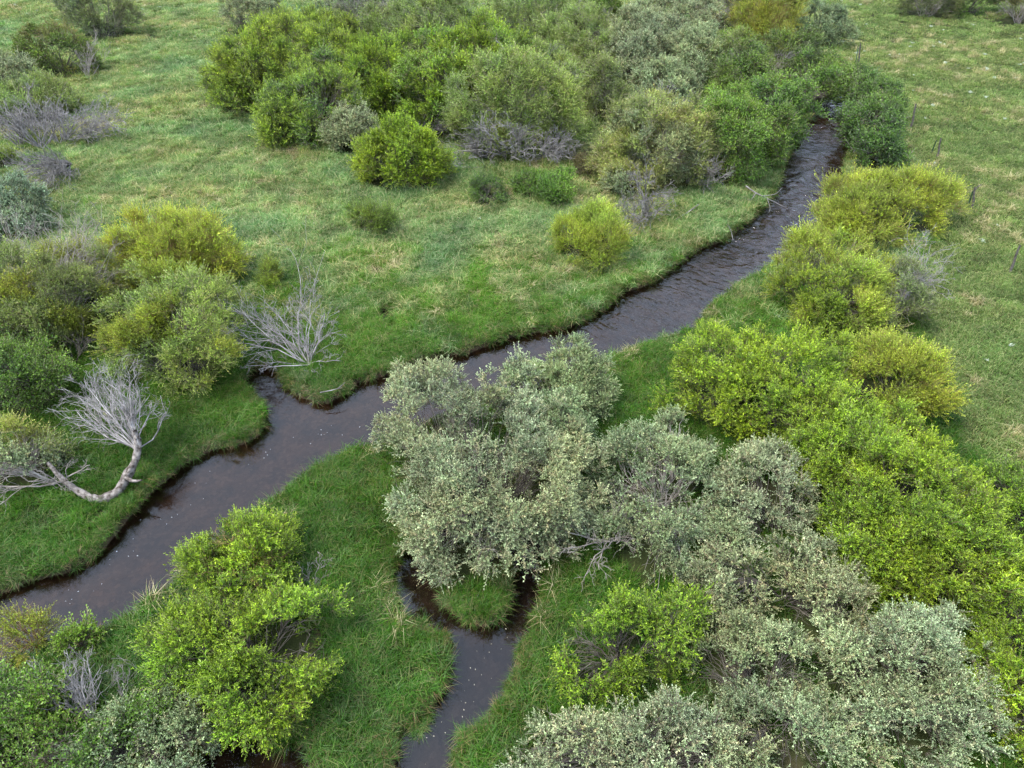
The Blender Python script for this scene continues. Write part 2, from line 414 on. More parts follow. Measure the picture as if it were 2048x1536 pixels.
def make_spray(rng, n_shoot, length, spread, leaf_l, leaf_w, gap, c_old, c_young, c_twig, jit=.15, open_ang=.75, start=.15, pale=None, pale_p=0, curl=.1):
    """a leafy twig end: shoots fanning about +Z, each with leaves set along it"""
    Vs, Fs, Cs, nv = [], [], [], 0
    for s in range(n_shoot):
        a = rng.uniform(0, 2 * math.pi); r = spread * math.sqrt(rng.uniform(0, 1))
        base = np.array([.35 * r * math.cos(a), .35 * r * math.sin(a), -.22 * length + rng.uniform(-.1, .1) * length])
        L = length * rng.uniform(.55, 1.1)
        tilt = r / spread * open_ang * rng.uniform(.6, 1.3)
        d = np.array([math.sin(tilt) * math.cos(a), math.sin(tilt) * math.sin(a), math.cos(tilt)]) + rng.normal(0, .12, 3)
        d /= np.linalg.norm(d)
        K = 5; t = np.linspace(0, 1, K)
        bend = rng.normal(0, curl, 3) * L
        pts = base + d * (t * L)[:, None] + bend * (t * t)[:, None]
        v, q = tubes(pts[None], (np.linspace(.006, .0025, K))[None], 3)
        Vs.append(v); Fs.append(q + nv); nv += len(v); Cs.append(np.tile(np.array(c_twig) * rng.uniform(.8, 1.2), (len(v), 1)))
        m = max(4, int(L * (1 - start) / gap)); tt = np.linspace(start, 1.0, m) + rng.normal(0, .01, m)
        tt = np.clip(tt, 0, 1.0)
        pos = base + d * (tt * L)[:, None] + bend * (tt * tt)[:, None]
        phi = np.arange(m) * 2.4 + rng.uniform(0, 6)
        fr = rot_between(np.tile(d, (m, 1)))
        side = fr[:, :, 0] * np.cos(phi)[:, None] + fr[:, :, 1] * np.sin(phi)[:, None]
        op = (rng.uniform(.45, 1.0, m) * np.where(tt > .93, .5, 1))[:, None]
        ld = unit(d * np.cos(op) + side * np.sin(op) + rng.normal(0, jit, (m, 3)))
        wd = unit(np.cross(ld, d + rng.normal(0, .45, (m, 3))))
        nr = np.cross(wd, ld)
        ll = (leaf_l * rng.uniform(.65, 1.2, m) * np.where(tt > .9, .75, 1))[:, None]; lw = leaf_w * rng.uniform(.75, 1.2, m)[:, None]
        v0 = pos; v1 = pos + ld * ll * .45 + wd * lw * .5 + nr * lw * .18; v3 = pos + ld * ll * .45 - wd * lw * .5 + nr * lw * .18
        v2 = pos + ld * ll - nr * ll * .06
        V = np.stack([v0, v1, v2, v3], 1).reshape(-1, 3)
        i = nv + np.arange(m)[:, None] * 4
        Fs.append(i + np.array([[0, 1, 2, 3]])); Vs.append(V); nv += len(V)
        y = np.clip((tt - .30) / .70, 0, 1)[:, None] ** 1.2 * rng.uniform(.45, 1)
        c = (np.array(c_old) * (1 - y) + np.array(c_young) * y) * rng.normal(1, .08, (m, 1)).clip(.6, 1.5) * min(max(rng.normal(1, .17), .55), 1.5)
        if pale is not None:
            if rng.uniform() < pale_p:
                c = c * .35 + np.array(pale) * .65 * rng.uniform(.8, 1.1)
        Cs.append(np.repeat(c, 4, 0))
    return np.concatenate(Vs), Fs, np.concatenate(Cs)
SPECIES = {  # n_shoot, length, spread, leaf length, width, gap, old, young, twig
 'lime':   dict(n_shoot=8, length=.40, spread=.20, leaf_l=.074, leaf_w=.0205, gap=.023, c_old=(.09, .18, .010), c_young=(.37, .48, .03), c_twig=(.16, .13, .06), curl=.12, open_ang=.9),
 'silver': dict(n_shoot=10, length=.26, spread=.17, leaf_l=.052, leaf_w=.022, gap=.0155, c_old=(.13, .19, .09), c_young=(.50, .56, .34), c_twig=(.16, .12, .10), pale=(.56, .49, .30), pale_p=.22, curl=.2, open_ang=1.0),
 'gold':   dict(n_shoot=9, length=.44, spread=.19, leaf_l=.055, leaf_w=.019, gap=.024, c_old=(.18, .26, .02), c_young=(.52, .54, .06), c_twig=(.26, .17, .07), curl=.1, open_ang=.8),
 'olive':  dict(n_shoot=9, length=.30, spread=.20, leaf_l=.058, leaf_w=.026, gap=.024, c_old=(.12, .18, .035), c_young=(.31, .37, .11), c_twig=(.24, .21, .17), pale=(.34, .29, .15), pale_p=.12, curl=.25, open_ang=1.0),
 'green':  dict(n_shoot=8, length=.30, spread=.20, leaf_l=.068, leaf_w=.038, gap=.030, c_old=(.05, .12, .012), c_young=(.15, .25, .03), c_twig=(.17, .14, .11), curl=.2, open_ang=1.0),
}
NV = 5
GROUPS = {}
for sp, kw in SPECIES.items():
    rg = np.random.default_rng(hash(sp) % 1000 if False else sum(map(ord, sp)))
    ps = [proto('%s_leaf_spray' % sp, *make_spray(rg, **kw), M_LEAF) for _ in range(NV)]
    GROUPS[sp] = scatter_group('%s_foliage' % sp, ps)

# ------------------------------------------------------------------ grass
def make_tuft(rng, n, radius, h, w, lean, cols, droop=.4):
    a = rng.uniform(0, 2 * math.pi, n); r = radius * np.sqrt(rng.uniform(0, 1, n))
    base = np.stack([r * np.cos(a), r * np.sin(a), np.full(n, -.03)], 1)
    b = rng.uniform(0, 2 * math.pi, n); H = h * rng.uniform(.5, 1.15, n); ln = lean * rng.uniform(.1, 1.2, n)
    d = np.stack([np.cos(b), np.sin(b), np.zeros(n)], 1)
    p1 = base + d * (H * ln * .35)[:, None] + np.array([0, 0, 1]) * (H * .6)[:, None]
    p2 = base + d * (H * ln * (1 + droop))[:, None] + np.array([0, 0, 1]) * (H * (1 - droop * ln * .7))[:, None]
    wd = np.stack([-np.sin(b + rng.normal(0, .7, n)), np.cos(b), np.zeros(n)], 1); wd = unit(wd) * (w * rng.uniform(.6, 1.2, n))[:, None]
    V = np.stack([base - wd * .5, base + wd * .5, p1 + wd * .45, p1 - wd * .45, p2], 1).reshape(-1, 3)
    i = np.arange(n)[:, None] * 5
    k = rng.integers(0, len(cols), n)
    c = np.array(cols)[k] * rng.normal(1, .16, (n, 1)).clip(.55, 1.6)
    cc = np.repeat(c, 5, 0).reshape(n, 5, 3); cc[:, 4] *= 1.12
    return V, [i + np.array([[0, 1, 2, 3]]), i + np.array([[3, 2, 4]])], cc.reshape(-1, 3)
G1 = [(.036, .108, .006), (.048, .128, .009), (.028, .085, .005), (.08, .158, .016), (.044, .114, .008), (.035, .104, .006), (.14, .15, .045)]
G2 = [(.13, .215, .065), (.10, .19, .052), (.18, .25, .095), (.36, .34, .17)]
G3 = [(.13, .195, .05), (.155, .215, .06), (.105, .17, .042), (.28, .28, .12)]
ST = [(.42, .36, .19), (.36, .30, .16), (.48, .42, .25), (.20, .21, .08)]
BK = [(.05, .125, .012), (.065, .14, .018), (.24, .19, .09), (.045, .10, .012), (.06, .13, .015)]
PL = [(.42, .46, .40), (.55, .58, .52), (.32, .38, .28)]
rg = np.random.default_rng(5)
def tuftset(nm, **kw): return scatter_group(nm, [proto(nm + '_tuft', *make_tuft(rg, **kw), M_GRASS) for _ in range(6)])
T_LUSH = tuftset('lush', n=150, radius=.27, h=.33, w=.0135, lean=.85, cols=G1, droop=.5)
T_MEAD = tuftset('meadow', n=130, radius=.27, h=.34, w=.017, lean=.8, cols=G2, droop=.5)
T_PAST = tuftset('pasture', n=120, radius=.34, h=.17, w=.017, lean=.9, cols=G3)
T_STRAW = tuftset('straw', n=55, radius=.20, h=.40, w=.014, lean=1.1, cols=ST, droop=.6)
T_BANK = tuftset('bank', n=75, radius=.10, h=.32, w=.0125, lean=.9, cols=BK, droop=.7)
T_PALE = tuftset('pale', n=26, radius=.09, h=.14, w=.025, lean=.9, cols=PL)

# ------------------------------------------------------------------ bushes
def fit(x0, y0, x1, y1, asp=.72, lift=.88):
    """centre and half axes of the dome that fills the pixel box when it stands on the ground"""
    c = 1.0
    for _ in range(12):
        P = at((x0 + x1) / 2, (y0 + y1) / 2, lift * c)
        dep = project(P)[2]; sl = np.linalg.norm(P - np.array([0, 0, CAM_H])); d = math.asin((CAM_H - P[2]) / sl)
        a = (x1 - x0) / 2 * dep / FPX
        Rv = (y1 - y0) / 2 * dep / FPX * (dep / sl)
        c = asp * a; b2 = Rv ** 2 - (c * math.cos(d)) ** 2
        b = math.sqrt(max(b2, 0)) / math.sin(d)
        if b < .65 * a or b > 1.5 * a:
            b = min(max(b, .65 * a), 1.5 * a)
            c = math.sqrt(max(Rv ** 2 - (b * math.sin(d)) ** 2, (.35 * a) ** 2)) / math.cos(d)
        c = min(c, 3.2)
    return np.array([P[0], P[1], lift * c]), np.array([a, b, c])
def bezier(a, m, b, k):
    t = np.linspace(0, 1, k)[None, :, None]
    return a[:, None] * (1 - t) ** 2 + 2 * m[:, None] * t * (1 - t) + b[:, None] * t * t
def branchwork(rng, base, tips, n_stem, r0, sub=0, wig=.1, droop=0., r_tip=.004, sub_len=.25, kink=.0, split=(.3, .95), r_twig=.03):
    """stems from the base towards groups of tips, twigs from the stems to each tip, side twigs off these"""
    tips = np.asarray(tips); n = len(tips); n_stem = min(n_stem, n)
    cen = tips[rng.choice(n, n_stem, replace=False)]
    for _ in range(3):
        lab = np.argmin(((tips[:, None] - cen[None]) ** 2).sum(2), 1)
        cen = np.array([tips[lab == i].mean(0) if (lab == i).any() else cen[i] for i in range(n_stem)])
    b0 = base + rng.normal(0, 1, (n_stem, 3)) * np.array([r0 * 2.5, r0 * 2.5, 0])
    end = base + (cen - base) * .92
    Ls = np.linalg.norm(end - b0, axis=1, keepdims=True)
    mid = (b0 * .5 + end * .5) + np.array([0, 0, 1.]) * Ls * rng.uniform(.0, .25, (n_stem, 1)) + rng.normal(0, wig, (n_stem, 3)) * Ls
    K = 9
    St = bezier(b0, mid, end, K); St[:, 1:-1] += rng.normal(0, .02, (n_stem, K - 2, 3)) * Ls[:, None]
    Rs = r0 * rng.uniform(.6, 1.1, (n_stem, 1)) * np.linspace(1, .28, K)[None]
    V, F = [], []
    nv = 0
    def add(P, R, s):
        nonlocal nv
        v, q = tubes(P, R, s); V.append(v); F.append(q + nv); nv += len(v)
    add(St, Rs, 5)
    # tips branch off their stem at the point that is nearest after a pull to the base
    ti = rng.uniform(*split, n); ki = (ti * (K - 1)).astype(int)
    a = St[lab, ki]; ra = np.minimum(Rs[lab, ki] * .6, r_twig)
    L = np.linalg.norm(tips - a, axis=1, keepdims=True)
    sd = St[lab, np.minimum(ki + 1, K - 1)] - a
    m = a * .5 + tips * .5 + unit(sd) * L * .22 + rng.normal(0, wig, (n, 3)) * L + np.array([0, 0, -droop]) * L
    k2 = 7
    Tw = bezier(a, m, tips, k2)
    if kink: Tw[:, 1:] += rng.normal(0, kink, (n, k2 - 1, 3)) * np.minimum(L, 1.0)[:, None]
    add(Tw, np.linspace(0, 1, k2)[None] * (r_tip - ra[:, None]) + ra[:, None], 4)
    if sub:
        j = np.repeat(np.arange(n), sub); q = rng.integers(2, k2, len(j))
        a = Tw[j, q]; dr = unit(Tw[j, q] - Tw[j, q - 1])
        e = a + unit(dr * 1.0 + rng.normal(0, .55, (len(j), 3))) * (sub_len * rng.uniform(.4, 1.4, (len(j), 1)))
        m = (a + e) / 2 + rng.normal(0, .12, (len(j), 3)) * sub_len
        P = bezier(a, m, e, 4)
        add(P, np.linspace(r_tip * 1.4, r_tip * .6, 4)[None].repeat(len(j), 0), 3)
    return np.concatenate(V), F
def crown_points(rng, boxes, size, dens=1.0, bottom=-.8, gap=.25):
    """places and directions of the leafy twig ends: clumps of twigs over one or several uneven domes"""
    Ps, Ns, tips, els = [], [], [], []
    for b in boxes:
        els.append(fit(*b[:4], b[4] if len(b) > 4 else .72))
    for c, ax in els:
        ax = np.maximum(ax * 1.06 - .06 * size, .25)
        rc = np.clip(.26 * ax.min() + .10, .20, .46 * max(1, size ** .6))
        area = 4 * math.pi * (((ax[0] * ax[1]) ** 1.6 + (ax[0] * ax[2]) ** 1.6 + (ax[1] * ax[2]) ** 1.6) / 3) ** (1 / 1.6) * .85
        m = int(max(8, area / (math.pi * rc * rc) * 1.0))
        u = unit(rng.normal(0, 1, (m * 4, 3))); u = u[u[:, 2] > bottom][:m]
        for _ in range(4):                                   # spread them apart a little
            d = u[:, None] - u[None]; q = (d ** 2).sum(2) + 1e-3
            u = unit(u + .12 * (d / q[..., None] ** 1.5).sum(1) / len(u))
        u = u[u[:, 2] > bottom - .05]
        nrm = unit(u / ax)
        dome = u.copy()                                       # sides stand up more than a ball's
        hz = np.linalg.norm(u[:, :2], axis=1, keepdims=True) + 1e-6
        dome[:, :2] = u[:, :2] / hz * np.where(u[:, 2:3] < .15, np.maximum(hz, .93 + .25 * np.minimum(u[:, 2:3], 0)), hz)
        ph = rng.uniform(0, 6.28, 4)
        wob = 1 + .10 * np.sin(3 * np.arctan2(u[:, 1], u[:, 0]) + ph[0]) * hz[:, 0] + .09 * np.sin(5 * u[:, 2] + 2 * u[:, 0] * 2 + ph[1]) + .07 * np.sin(7 * u[:, 1] + ph[2])
        rr = rng.uniform(0, 1, len(u)); r = np.where(rr < .25, rng.uniform(.5, .8, len(u)), np.where(rr > .9, rng.uniform(1.08, 1.2, len(u)), rng.uniform(.84, 1.06, len(u)))) * wob
        cc = c + dome * (ax - rc * .8).clip(.05) * r[:, None]
        k = max(5, (rc / .3) ** 2 * 8.0 * dens / size ** 2)
        for i in range(len(u)):
            R = rc * rng.uniform(.55, 1.35)
            kk = max(4, int(k * (R / rc) ** 2 * rng.uniform(.7, 1.2)))
            w = unit(rng.normal(0, 1, (kk, 3)) + nrm[i] * .7 + np.array([0, 0, .5]))
            P = cc[i] + w * R * rng.uniform(.45, 1.08, (kk, 1)) * np.array([1, 1, 1.1])
            Ps.append(P); Ns.append(unit(w * .6 + nrm[i] * .35 + np.array([0, 0, .7]) + rng.normal(0, .25, (kk, 3))))
            tips.append(cc[i] + rng.normal(0, rc * .45, (2, 3)))
    P, N, T = np.concatenate(Ps), np.concatenate(Ns), np.concatenate(tips)
    keep = np.ones(len(P), bool)
    for c, ax in els:      # thin out what lies deep inside a neighbouring dome
        q = (((P - c) / (ax * .62).clip(.1)) ** 2).sum(1) < 1
        keep &= ~(q & (rng.uniform(0, 1, len(P)) < .8))
    keep &= P[:, 2] > .12
    P, N = P[keep], N[keep]
    hole = vnoise(P[:, 0] + P[:, 2] * .7, P[:, 1] + P[:, 2] * .9, .7, int(rng.integers(1, 99)))      # ragged holes
    k = hole > (gap + .06) * rng.uniform(.6, 1.3, len(P))
    T = T[T[:, 2] > .15]
    return P[k], N[k], T, els
GROUND = lambda x, y: float(ground_z(np.array([[x, y]]))[0])
SEED = [100]
FOOT = []
def bush(label, boxes, sp, tint=(1, 1, 1), size=1.0, dens=1.0, gap=.30, stems=None, bark=None, group=None, cat='willow bush', name='willow_bush',
         mix=None, bottom=-.8, base=None, grade=None, dead=None, twig_share=1.0):
    SEED[0] += 1; rng = np.random.default_rng(SEED[0])
    if not isinstance(boxes[0], (tuple, list)): boxes = [boxes]
    far = project(fit(*boxes[0][:4])[0])[2]
    dens = dens * min(max(far / 28, 1.0), 1.35)
    size = size * min(max(far / 28, 1.0), 1.5)           # distant bushes are made of larger twig ends
    P, N, T, els = crown_points(rng, boxes, size, dens, bottom, gap)
    FOOT.extend(els)
    wsum = sum(ax[0] * ax[1] for c, ax in els)
    bc = sum(c * ax[0] * ax[1] for c, ax in els) / wsum
    if base is not None: bc = at(*base)
    bp = np.array([bc[0], bc[1], GROUND(bc[0], bc[1]) - .05])
    root = tag(empty(name, bp), label, cat, group)
    n = len(P)
    cl = vnoise(P[:, 0] + P[:, 2] * .5, P[:, 1] - P[:, 2] * .5, .9, SEED[0])[:, None]
    tn = np.array([tint]) * rng.normal(1, .14, (n, 1)).clip(.6, 1.5) * (.72 + .56 * cl) * np.array([[1, 1, 1]])
    warm = (vnoise(P[:, 0], P[:, 1] + P[:, 2], 1.1, SEED[0] + 7)[:, None] - .5)
    tn = tn * (1 + warm * np.array([[.30, .12, -.25]]) * (.5 if sp == 'silver' else 1))
    if grade is not None:                     # young growth at the top of another hue
        zt = np.clip((P[:, 2:3] - P[:, 2].min()) / max(np.ptp(P[:, 2]), .1), 0, 1) ** 1.5
        tn = tn * (1 - zt + zt * np.array([grade]))
    rot = euler_from_axes(N, rng.uniform(0, 6.28, n))
    sc = size * rng.uniform(.7, 1.2, n) * np.where(rng.uniform(0, 1, n) < .08, 1.45, 1)
    if mix:
        sp2, share, t2 = mix
        pick = vnoise(P[:, 0] + 3, P[:, 1] + P[:, 2], 1.3, SEED[0] + 3) < share
    else: pick = np.zeros(n, bool)
    a = ~pick
    scatter('crown', GROUPS[sp], P[a] - bp, rot[a], sc[a], tn[a], NV, M_LEAF, root)
    if pick.any():
        scatter('crown', GROUPS[sp2], P[pick] - bp, rot[pick], sc[pick], tn[pick] / np.array([tint]) * np.array([t2]), NV, M_LEAF, root)
    big = max(float(ax.max()) for c, ax in els)
    V, F = branchwork(rng, np.zeros(3), T[rng.uniform(0, 1, len(T)) < twig_share] - bp, stems or int(5 + big * 3.5), .012 + .009 * big, sub=2, wig=.1, r_tip=.004 * size, r_twig=.012, kink=.02)
    tag(obj('branches', mesh('branches', V, F, [bark or M_BARK], smooth=True), root), kind='stuff')
    for db in dead or []:
        dead_part(rng, root, bp, **db)
    return root
def ell_tips(rng, box, n, asp=.7, low=-.2, shell=(.55, 1.05), side=None):
    c, ax = fit(*box, asp)
    u = unit(rng.normal(0, 1, (n * 6 + 60, 3))); u = u[u[:, 2] > low]
    if side is not None:
        u = u[(u @ unit(np.array(side, float))) > .0]
    u = u[:n]
    return c + u * ax * rng.uniform(*shell, (len(u), 1)), c, ax
def forked(rng, base, targets, r0, kids=(6, 4, 2), wig=.16, kink=.05, r_min=.0035, up=.25):
    """limbs that fork again and again: each limb crooked, tapering, its children set off at 25 to 55 degrees"""
    out = [[] for _ in range(4)]; todo = [(base + rng.normal(0, r0 * 1.5, 3) * [1, 1, 0], t, r0 * rng.uniform(.5, 1.1), 0) for t in targets]
    while todo:
        a, b, r, lv = todo.pop()
        K = (7, 6, 5, 4)[lv]; tt = np.linspace(0, 1, K)[:, None]
        L = np.linalg.norm(b - a)
        if L < .04: continue
        m = (a + b) / 2 + rng.normal(0, wig, 3) * L + np.array([0, 0, .10 * L])
        P = a * (1 - tt) ** 2 + 2 * m * tt * (1 - tt) + b * tt ** 2
        P[1:] += rng.normal(0, kink, (K - 1, 3)) * min(L, .8) * .7
        r1 = max(r * (.3 if lv == 0 else .4), r_min)
        out[lv].append((P, np.linspace(r, r1, K)))
        if lv < len(kids):
            for _ in range(max(1, int(rng.normal(kids[lv], .9)))):
                q = rng.integers(1 if lv else 2, K - 1); d = unit(P[q + 1] - P[q])
                n = unit(np.cross(d, rng.normal(0, 1, 3))); an = rng.uniform(.4, 1.0)
                e = unit(d * math.cos(an) + n * math.sin(an) + np.array([0, 0, up]))
                todo.append((P[q], P[q] + e * L * rng.uniform(.28, .62) * (1 - .35 * q / K), max((r + (r1 - r) * q / (K - 1)) * rng.uniform(.45, .7), r_min), lv + 1))
    V, F, nv = [], [], 0
    for lv, o in enumerate(out):
        if not o: continue
        v, q = tubes(np.array([p for p, _ in o]), np.array([r for _, r in o]), (6, 5, 4, 3)[lv])
        v[:, 2] = np.maximum(v[:, 2], -base[2] * 0 + v[:, 2])
        V.append(v); F.append(q + nv); nv += len(v)
    return np.concatenate(V), F
def dead_part(rng, root, bp, box, n=60, asp=.7, low=-.3, mat=None, sub=3, r0=.03, base=None, stems=None, side=None, sub_len=.3, r_tip=.0035, name='dead_branches', shell=(.75, 1.0), droop=0, zb=.1, kids=(6, 4, 2), up=.25):
    ns = stems or max(4, n // 10)
    T, c, ax = ell_tips(rng, box, ns, asp, low, shell, side)
    T[:, 2] = np.maximum(T[:, 2], .1)
    b = at(base[0], base[1], base[2] if len(base) > 2 else zb) if base is not None else np.array([c[0], c[1], .05])
    far = project(b)[2]
    V, F = forked(rng, b - bp, T - bp, r0, kids=kids, up=up, r_min=.0035 * min(max(far / 20, 1), 2.2))
    tag(obj(name, mesh(name, V, F, [mat or M_DEADDK], smooth=True), root), kind='stuff')
def dead_bush(label, parts, mat=None, group='bare dead shrubs', cat='dead shrub', name='dead_shrub', **kw):
    SEED[0] += 1; rng = np.random.default_rng(SEED[0])
    p0 = parts[0]
    b = at(*p0['base'][:2]) if 'base' in p0 else fit(*p0['box'])[0]
    bp = np.array([b[0], b[1], GROUND(b[0], b[1]) - .04])
    root = tag(empty(name, bp), label, cat, group)
    for p in parts:
        d = dict(mat=mat or M_DEAD, name='branches'); d.update(p); dead_part(rng, root, bp, **d)
    return root

exec_bushes = True
# ---- far left corner
GA, GB = 'willow bushes at the left edge', 'thicket willows beyond the meadow'
GCn, GR, GF = 'bushes on the right bank', 'silver willows in the foreground', 'young shrubs in the meadow'
bush('grey olive bush at the very top left, dark stems showing at its foot', (128, -40, 268, 88, .9), 'olive', (.85, .85, 1.0), group=GA, gap=.3, base=(215, 82))
bush('brownish green bush with tan dead twigs on its right side, far left', (40, 45, 190, 165, .8), 'green', (1.15, .95, .9), group=GA, mix=('olive', .4, (1.0, .8, .6)),
     dead=[dict(box=(140, 70, 215, 160), n=60, mat=M_TWIG, base=(180, 160), side=(1, -.3, .3))])
bush('pale silver bush cut off by the left edge, behind a green one', (-80, 98, 72, 210), 'silver', (.9, .9, .85), group=GA)
bush('light green bush above a tangle of grey dead branches, left edge', [(-30, 140, 155, 250), (-60, 190, 80, 270)], 'olive', (1.0, 1.1, .85), group=GA,
     dead=[dict(box=(-30, 180, 150, 310), stems=20, base=(85, 298), mat=M_DEADDK, r0=.04, low=-.1), dict(box=(-60, 200, 90, 300), stems=14, base=(40, 296), mat=M_DEADDK, r0=.03, low=-.1)])
bush('small yellow green bush at the left edge below the dead branches', (-50, 290, 40, 345), 'olive', (1.1, 1.15, .7), size=.9, group=GA)
bush('blue grey silver willow at the left edge above the big olive bush', [(-60, 335, 85, 470), (-40, 400, 100, 490)], 'silver', (.75, .85, .88), group=GA)
bush('large olive willow with many pale bare twigs, left edge', [(-80, 470, 190, 720, .8), (60, 480, 240, 690, .85), (-60, 540, 160, 740)], 'olive', (1.0, 1.0, .75), group=GA, gap=.30, dens=1.15,
     mix=('gold', .35, (.9, .9, .9)), bark=M_TWIG,
     dead=[dict(box=(70, 465, 240, 640), stems=24, r0=.018, mat=M_TWIG, base=(130, 650, 1.2), low=-.1, shell=(.95, 1.12)), dict(box=(-60, 460, 120, 640), stems=14, r0=.018, mat=M_TWIG, base=(50, 620, 1.2), low=.1, shell=(.95, 1.1)),
           dict(box=(130, 640, 240, 745), stems=8, r0=.02, mat=M_BARK, base=(150, 730), low=-.3)])
bush('dark green round leaved bush at the left edge under the olive willow', [(-80, 670, 135, 845), (-40, 650, 110, 790)], 'green', (1.2, 1.2, 1.2), group=GA)
bush('golden topped willow on the left, highest and yellowest of its pair', [(215, 430, 420, 600, 1.0), (330, 420, 488, 580, 1.0), (250, 425, 440, 560, 1.0)], 'gold', (1.18, 1.2, 1.0), group=GA, bark=M_ORANGE)
bush('olive green willow in front of the golden topped one', [(198, 570, 350, 760, 1.0), (290, 540, 478, 770, 1.0), (250, 530, 400, 720, 1.0), (300, 660, 450, 790)], 'olive', (1.1, 1.22, .7), group=GA, mix=('gold', .3, (.8, .9, .7)), base=(375, 775))
bush('yellowish grey willow at the left edge, bare branches sweeping out below', [(-80, 820, 120, 1000), (30, 850, 140, 960)], 'olive', (1.25, 1.2, .8), group=GA, mix=('silver', .4, (1, 1, .8)), gap=.34, bark=M_TWIG,
     dead=[dict(box=(-60, 880, 180, 1020), n=130, mat=M_TWIG, base=(110, 965, .4), low=-.4, shell=(.7, 1.1))])
# ---- far thicket
bush('silver grey bush at the top, behind the bright lime thicket', (440, -25, 590, 80), 'silver', (.95, .93, .85), group=GB)
bush('broad bright lime willow leading the thicket, left of centre at the top', [(440, 45, 720, 230), (420, 105, 560, 230), (560, 15, 720, 130), (500, 30, 640, 150)], 'lime', (1.06, 1.0, 1.4), group=GB)
bush('rounded green willow bulging forward from the lime thicket', [(548, 118, 735, 285), (520, 180, 640, 290)], 'lime', (.98, .98, 1.5), group=GB, mix=('green', .35, (1.4, 1.25, 1.5)))
bush('lime willow wedged between the lime thicket and the twiggy one', [(690, 75, 840, 240), (720, 140, 830, 250)], 'lime', (.95, 1.0, .95), group=GB)
bush('silvery twiggy bush at the top edge above the lime thicket', (640, -50, 810, 80), 'silver', (.7, .72, .68), group=GB, gap=.4, bark=M_TWIG, dead=[dict(box=(650, -50, 800, 90), n=100, mat=M_TWIG, low=0)])
bush('muted green bush behind the twiggy willow at the top', [(780, -20, 980, 150), (720, 10, 860, 110)], 'olive', (1.0, 1.1, .85), group=GB, dead=[dict(box=(780, -20, 960, 140), stems=9, r0=.016, mat=M_TWIG, low=.1, shell=(.98, 1.1)), dict(box=(720, 10, 850, 100), stems=6, r0=.016, mat=M_TWIG, low=.1, shell=(.98, 1.1))])
bush('tall green willow with brown bare twigs beside the big round one', [(870, 45, 1040, 240), (800, 90, 940, 275), (880, 130, 960, 260)], 'green', (1.5, 1.4, 1.2), group=GB, mix=('lime', .4, (1.0, 1.0, .9)),
     dead=[dict(box=(930, 60, 1060, 150), n=70, mat=M_TWIG, low=0, shell=(.8, 1.1))])
bush('big round olive willow standing on a skirt of grey dead branches', [(905, 105, 1172, 325, .85), (960, 92, 1150, 220), (930, 180, 1140, 320)], 'olive', (1.1, 1.2, .85), group=GB, bark=M_TWIG, gap=.2, dens=1.15, mix=('green', .2, (1.2, 1.1, 1)),
     dead=[dict(box=(895, 235, 1165, 350), stems=34, mat=M_DEAD, base=(1030, 320), low=-.5, r0=.035, shell=(.8, 1.1)), dict(box=(905, 265, 1040, 345), stems=18, mat=M_DEADDK, base=(975, 315, .3), low=-.5, r0=.03), dict(box=(1030, 260, 1165, 350), stems=18, mat=M_DEAD, base=(1085, 315, .3), low=-.5, r0=.03), dict(box=(980, 90, 1150, 290), n=50, mat=M_DEADDK, low=0, shell=(.9, 1.06))])
bush('small olive bush in the gap right of the big round willow', [(1160, 110, 1255, 250), (1120, 80, 1220, 180)], 'olive', (.85, .9, .75), group=GB, bark=M_TWIG)
bush('green bush at the top edge in the middle of the thicket', [(970, -40, 1150, 110), (1100, 10, 1250, 150), (1020, 40, 1160, 140)], 'olive', (.98, 1.1, .85), group=GB, dead=[dict(box=(1110, 20, 1240, 140), stems=8, r0=.016, mat=M_TWIG, low=.1, shell=(.98, 1.1))])
bush('lime green patch of willow at the top edge, centre', (1050, -60, 1240, 40), 'green', (1.35, 1.2, 1), group=GB)
bush('large pale silver willow at the top, right of centre', [(1195, 15, 1360, 180), (1290, -20, 1440, 120), (1230, 80, 1320, 200)], 'silver', (.92, .93, .85), group=GB)
bush('silver willow in front of the large pale one at the top', (1262, 120, 1400, 235), 'silver', (.88, .95, .82), group=GB)
bush('silver willow between the pale one and the dark green trees', (1325, 50, 1455, 190), 'silver', (.95, 1.0, .85), group=GB)
bush('brownish grey bush at the top edge behind the silver willows', (1380, -60, 1500, 60), 'olive', (.95, .85, .9), group=GB, bark=M_TWIG)
bush('round pale olive willow with whitish dead crown and hanging dead skirt', [(1197, 200, 1435, 385, .8), (1200, 300, 1310, 400), (1240, 195, 1400, 320)], 'olive', (1.2, 1.15, .9), group=GB, bark=M_TWIG, gap=.18, dens=1.2, mix=('silver', .35, (.9, .9, .7)),
     dead=[dict(box=(1240, 185, 1400, 300), n=110, mat=M_DEAD, low=.3, shell=(.95, 1.1)), dict(box=(1225, 330, 1345, 470), n=130, mat=M_DEADDK, base=(1290, 400, .6), low=-.6, sub=4),
           dict(box=(1320, 250, 1442, 390), n=90, mat=M_DEADDK, low=-.3, side=(1, -.6, 0), shell=(.85, 1.1)), dict(box=(1215, 395, 1335, 475), n=110, mat=M_DEADDK, base=(1290, 440), low=-.3, sub=4)])
bush('golden tipped tree at the top edge by the creek', (1475, -60, 1600, 110, 1.1), 'gold', (.85, .85, .8), group=GB, bark=M_ORANGE)
bush('grey green rounded bush at the top, right of the golden tree', (1588, 5, 1700, 105, .85), 'silver', (.68, .78, .68), group=GB)
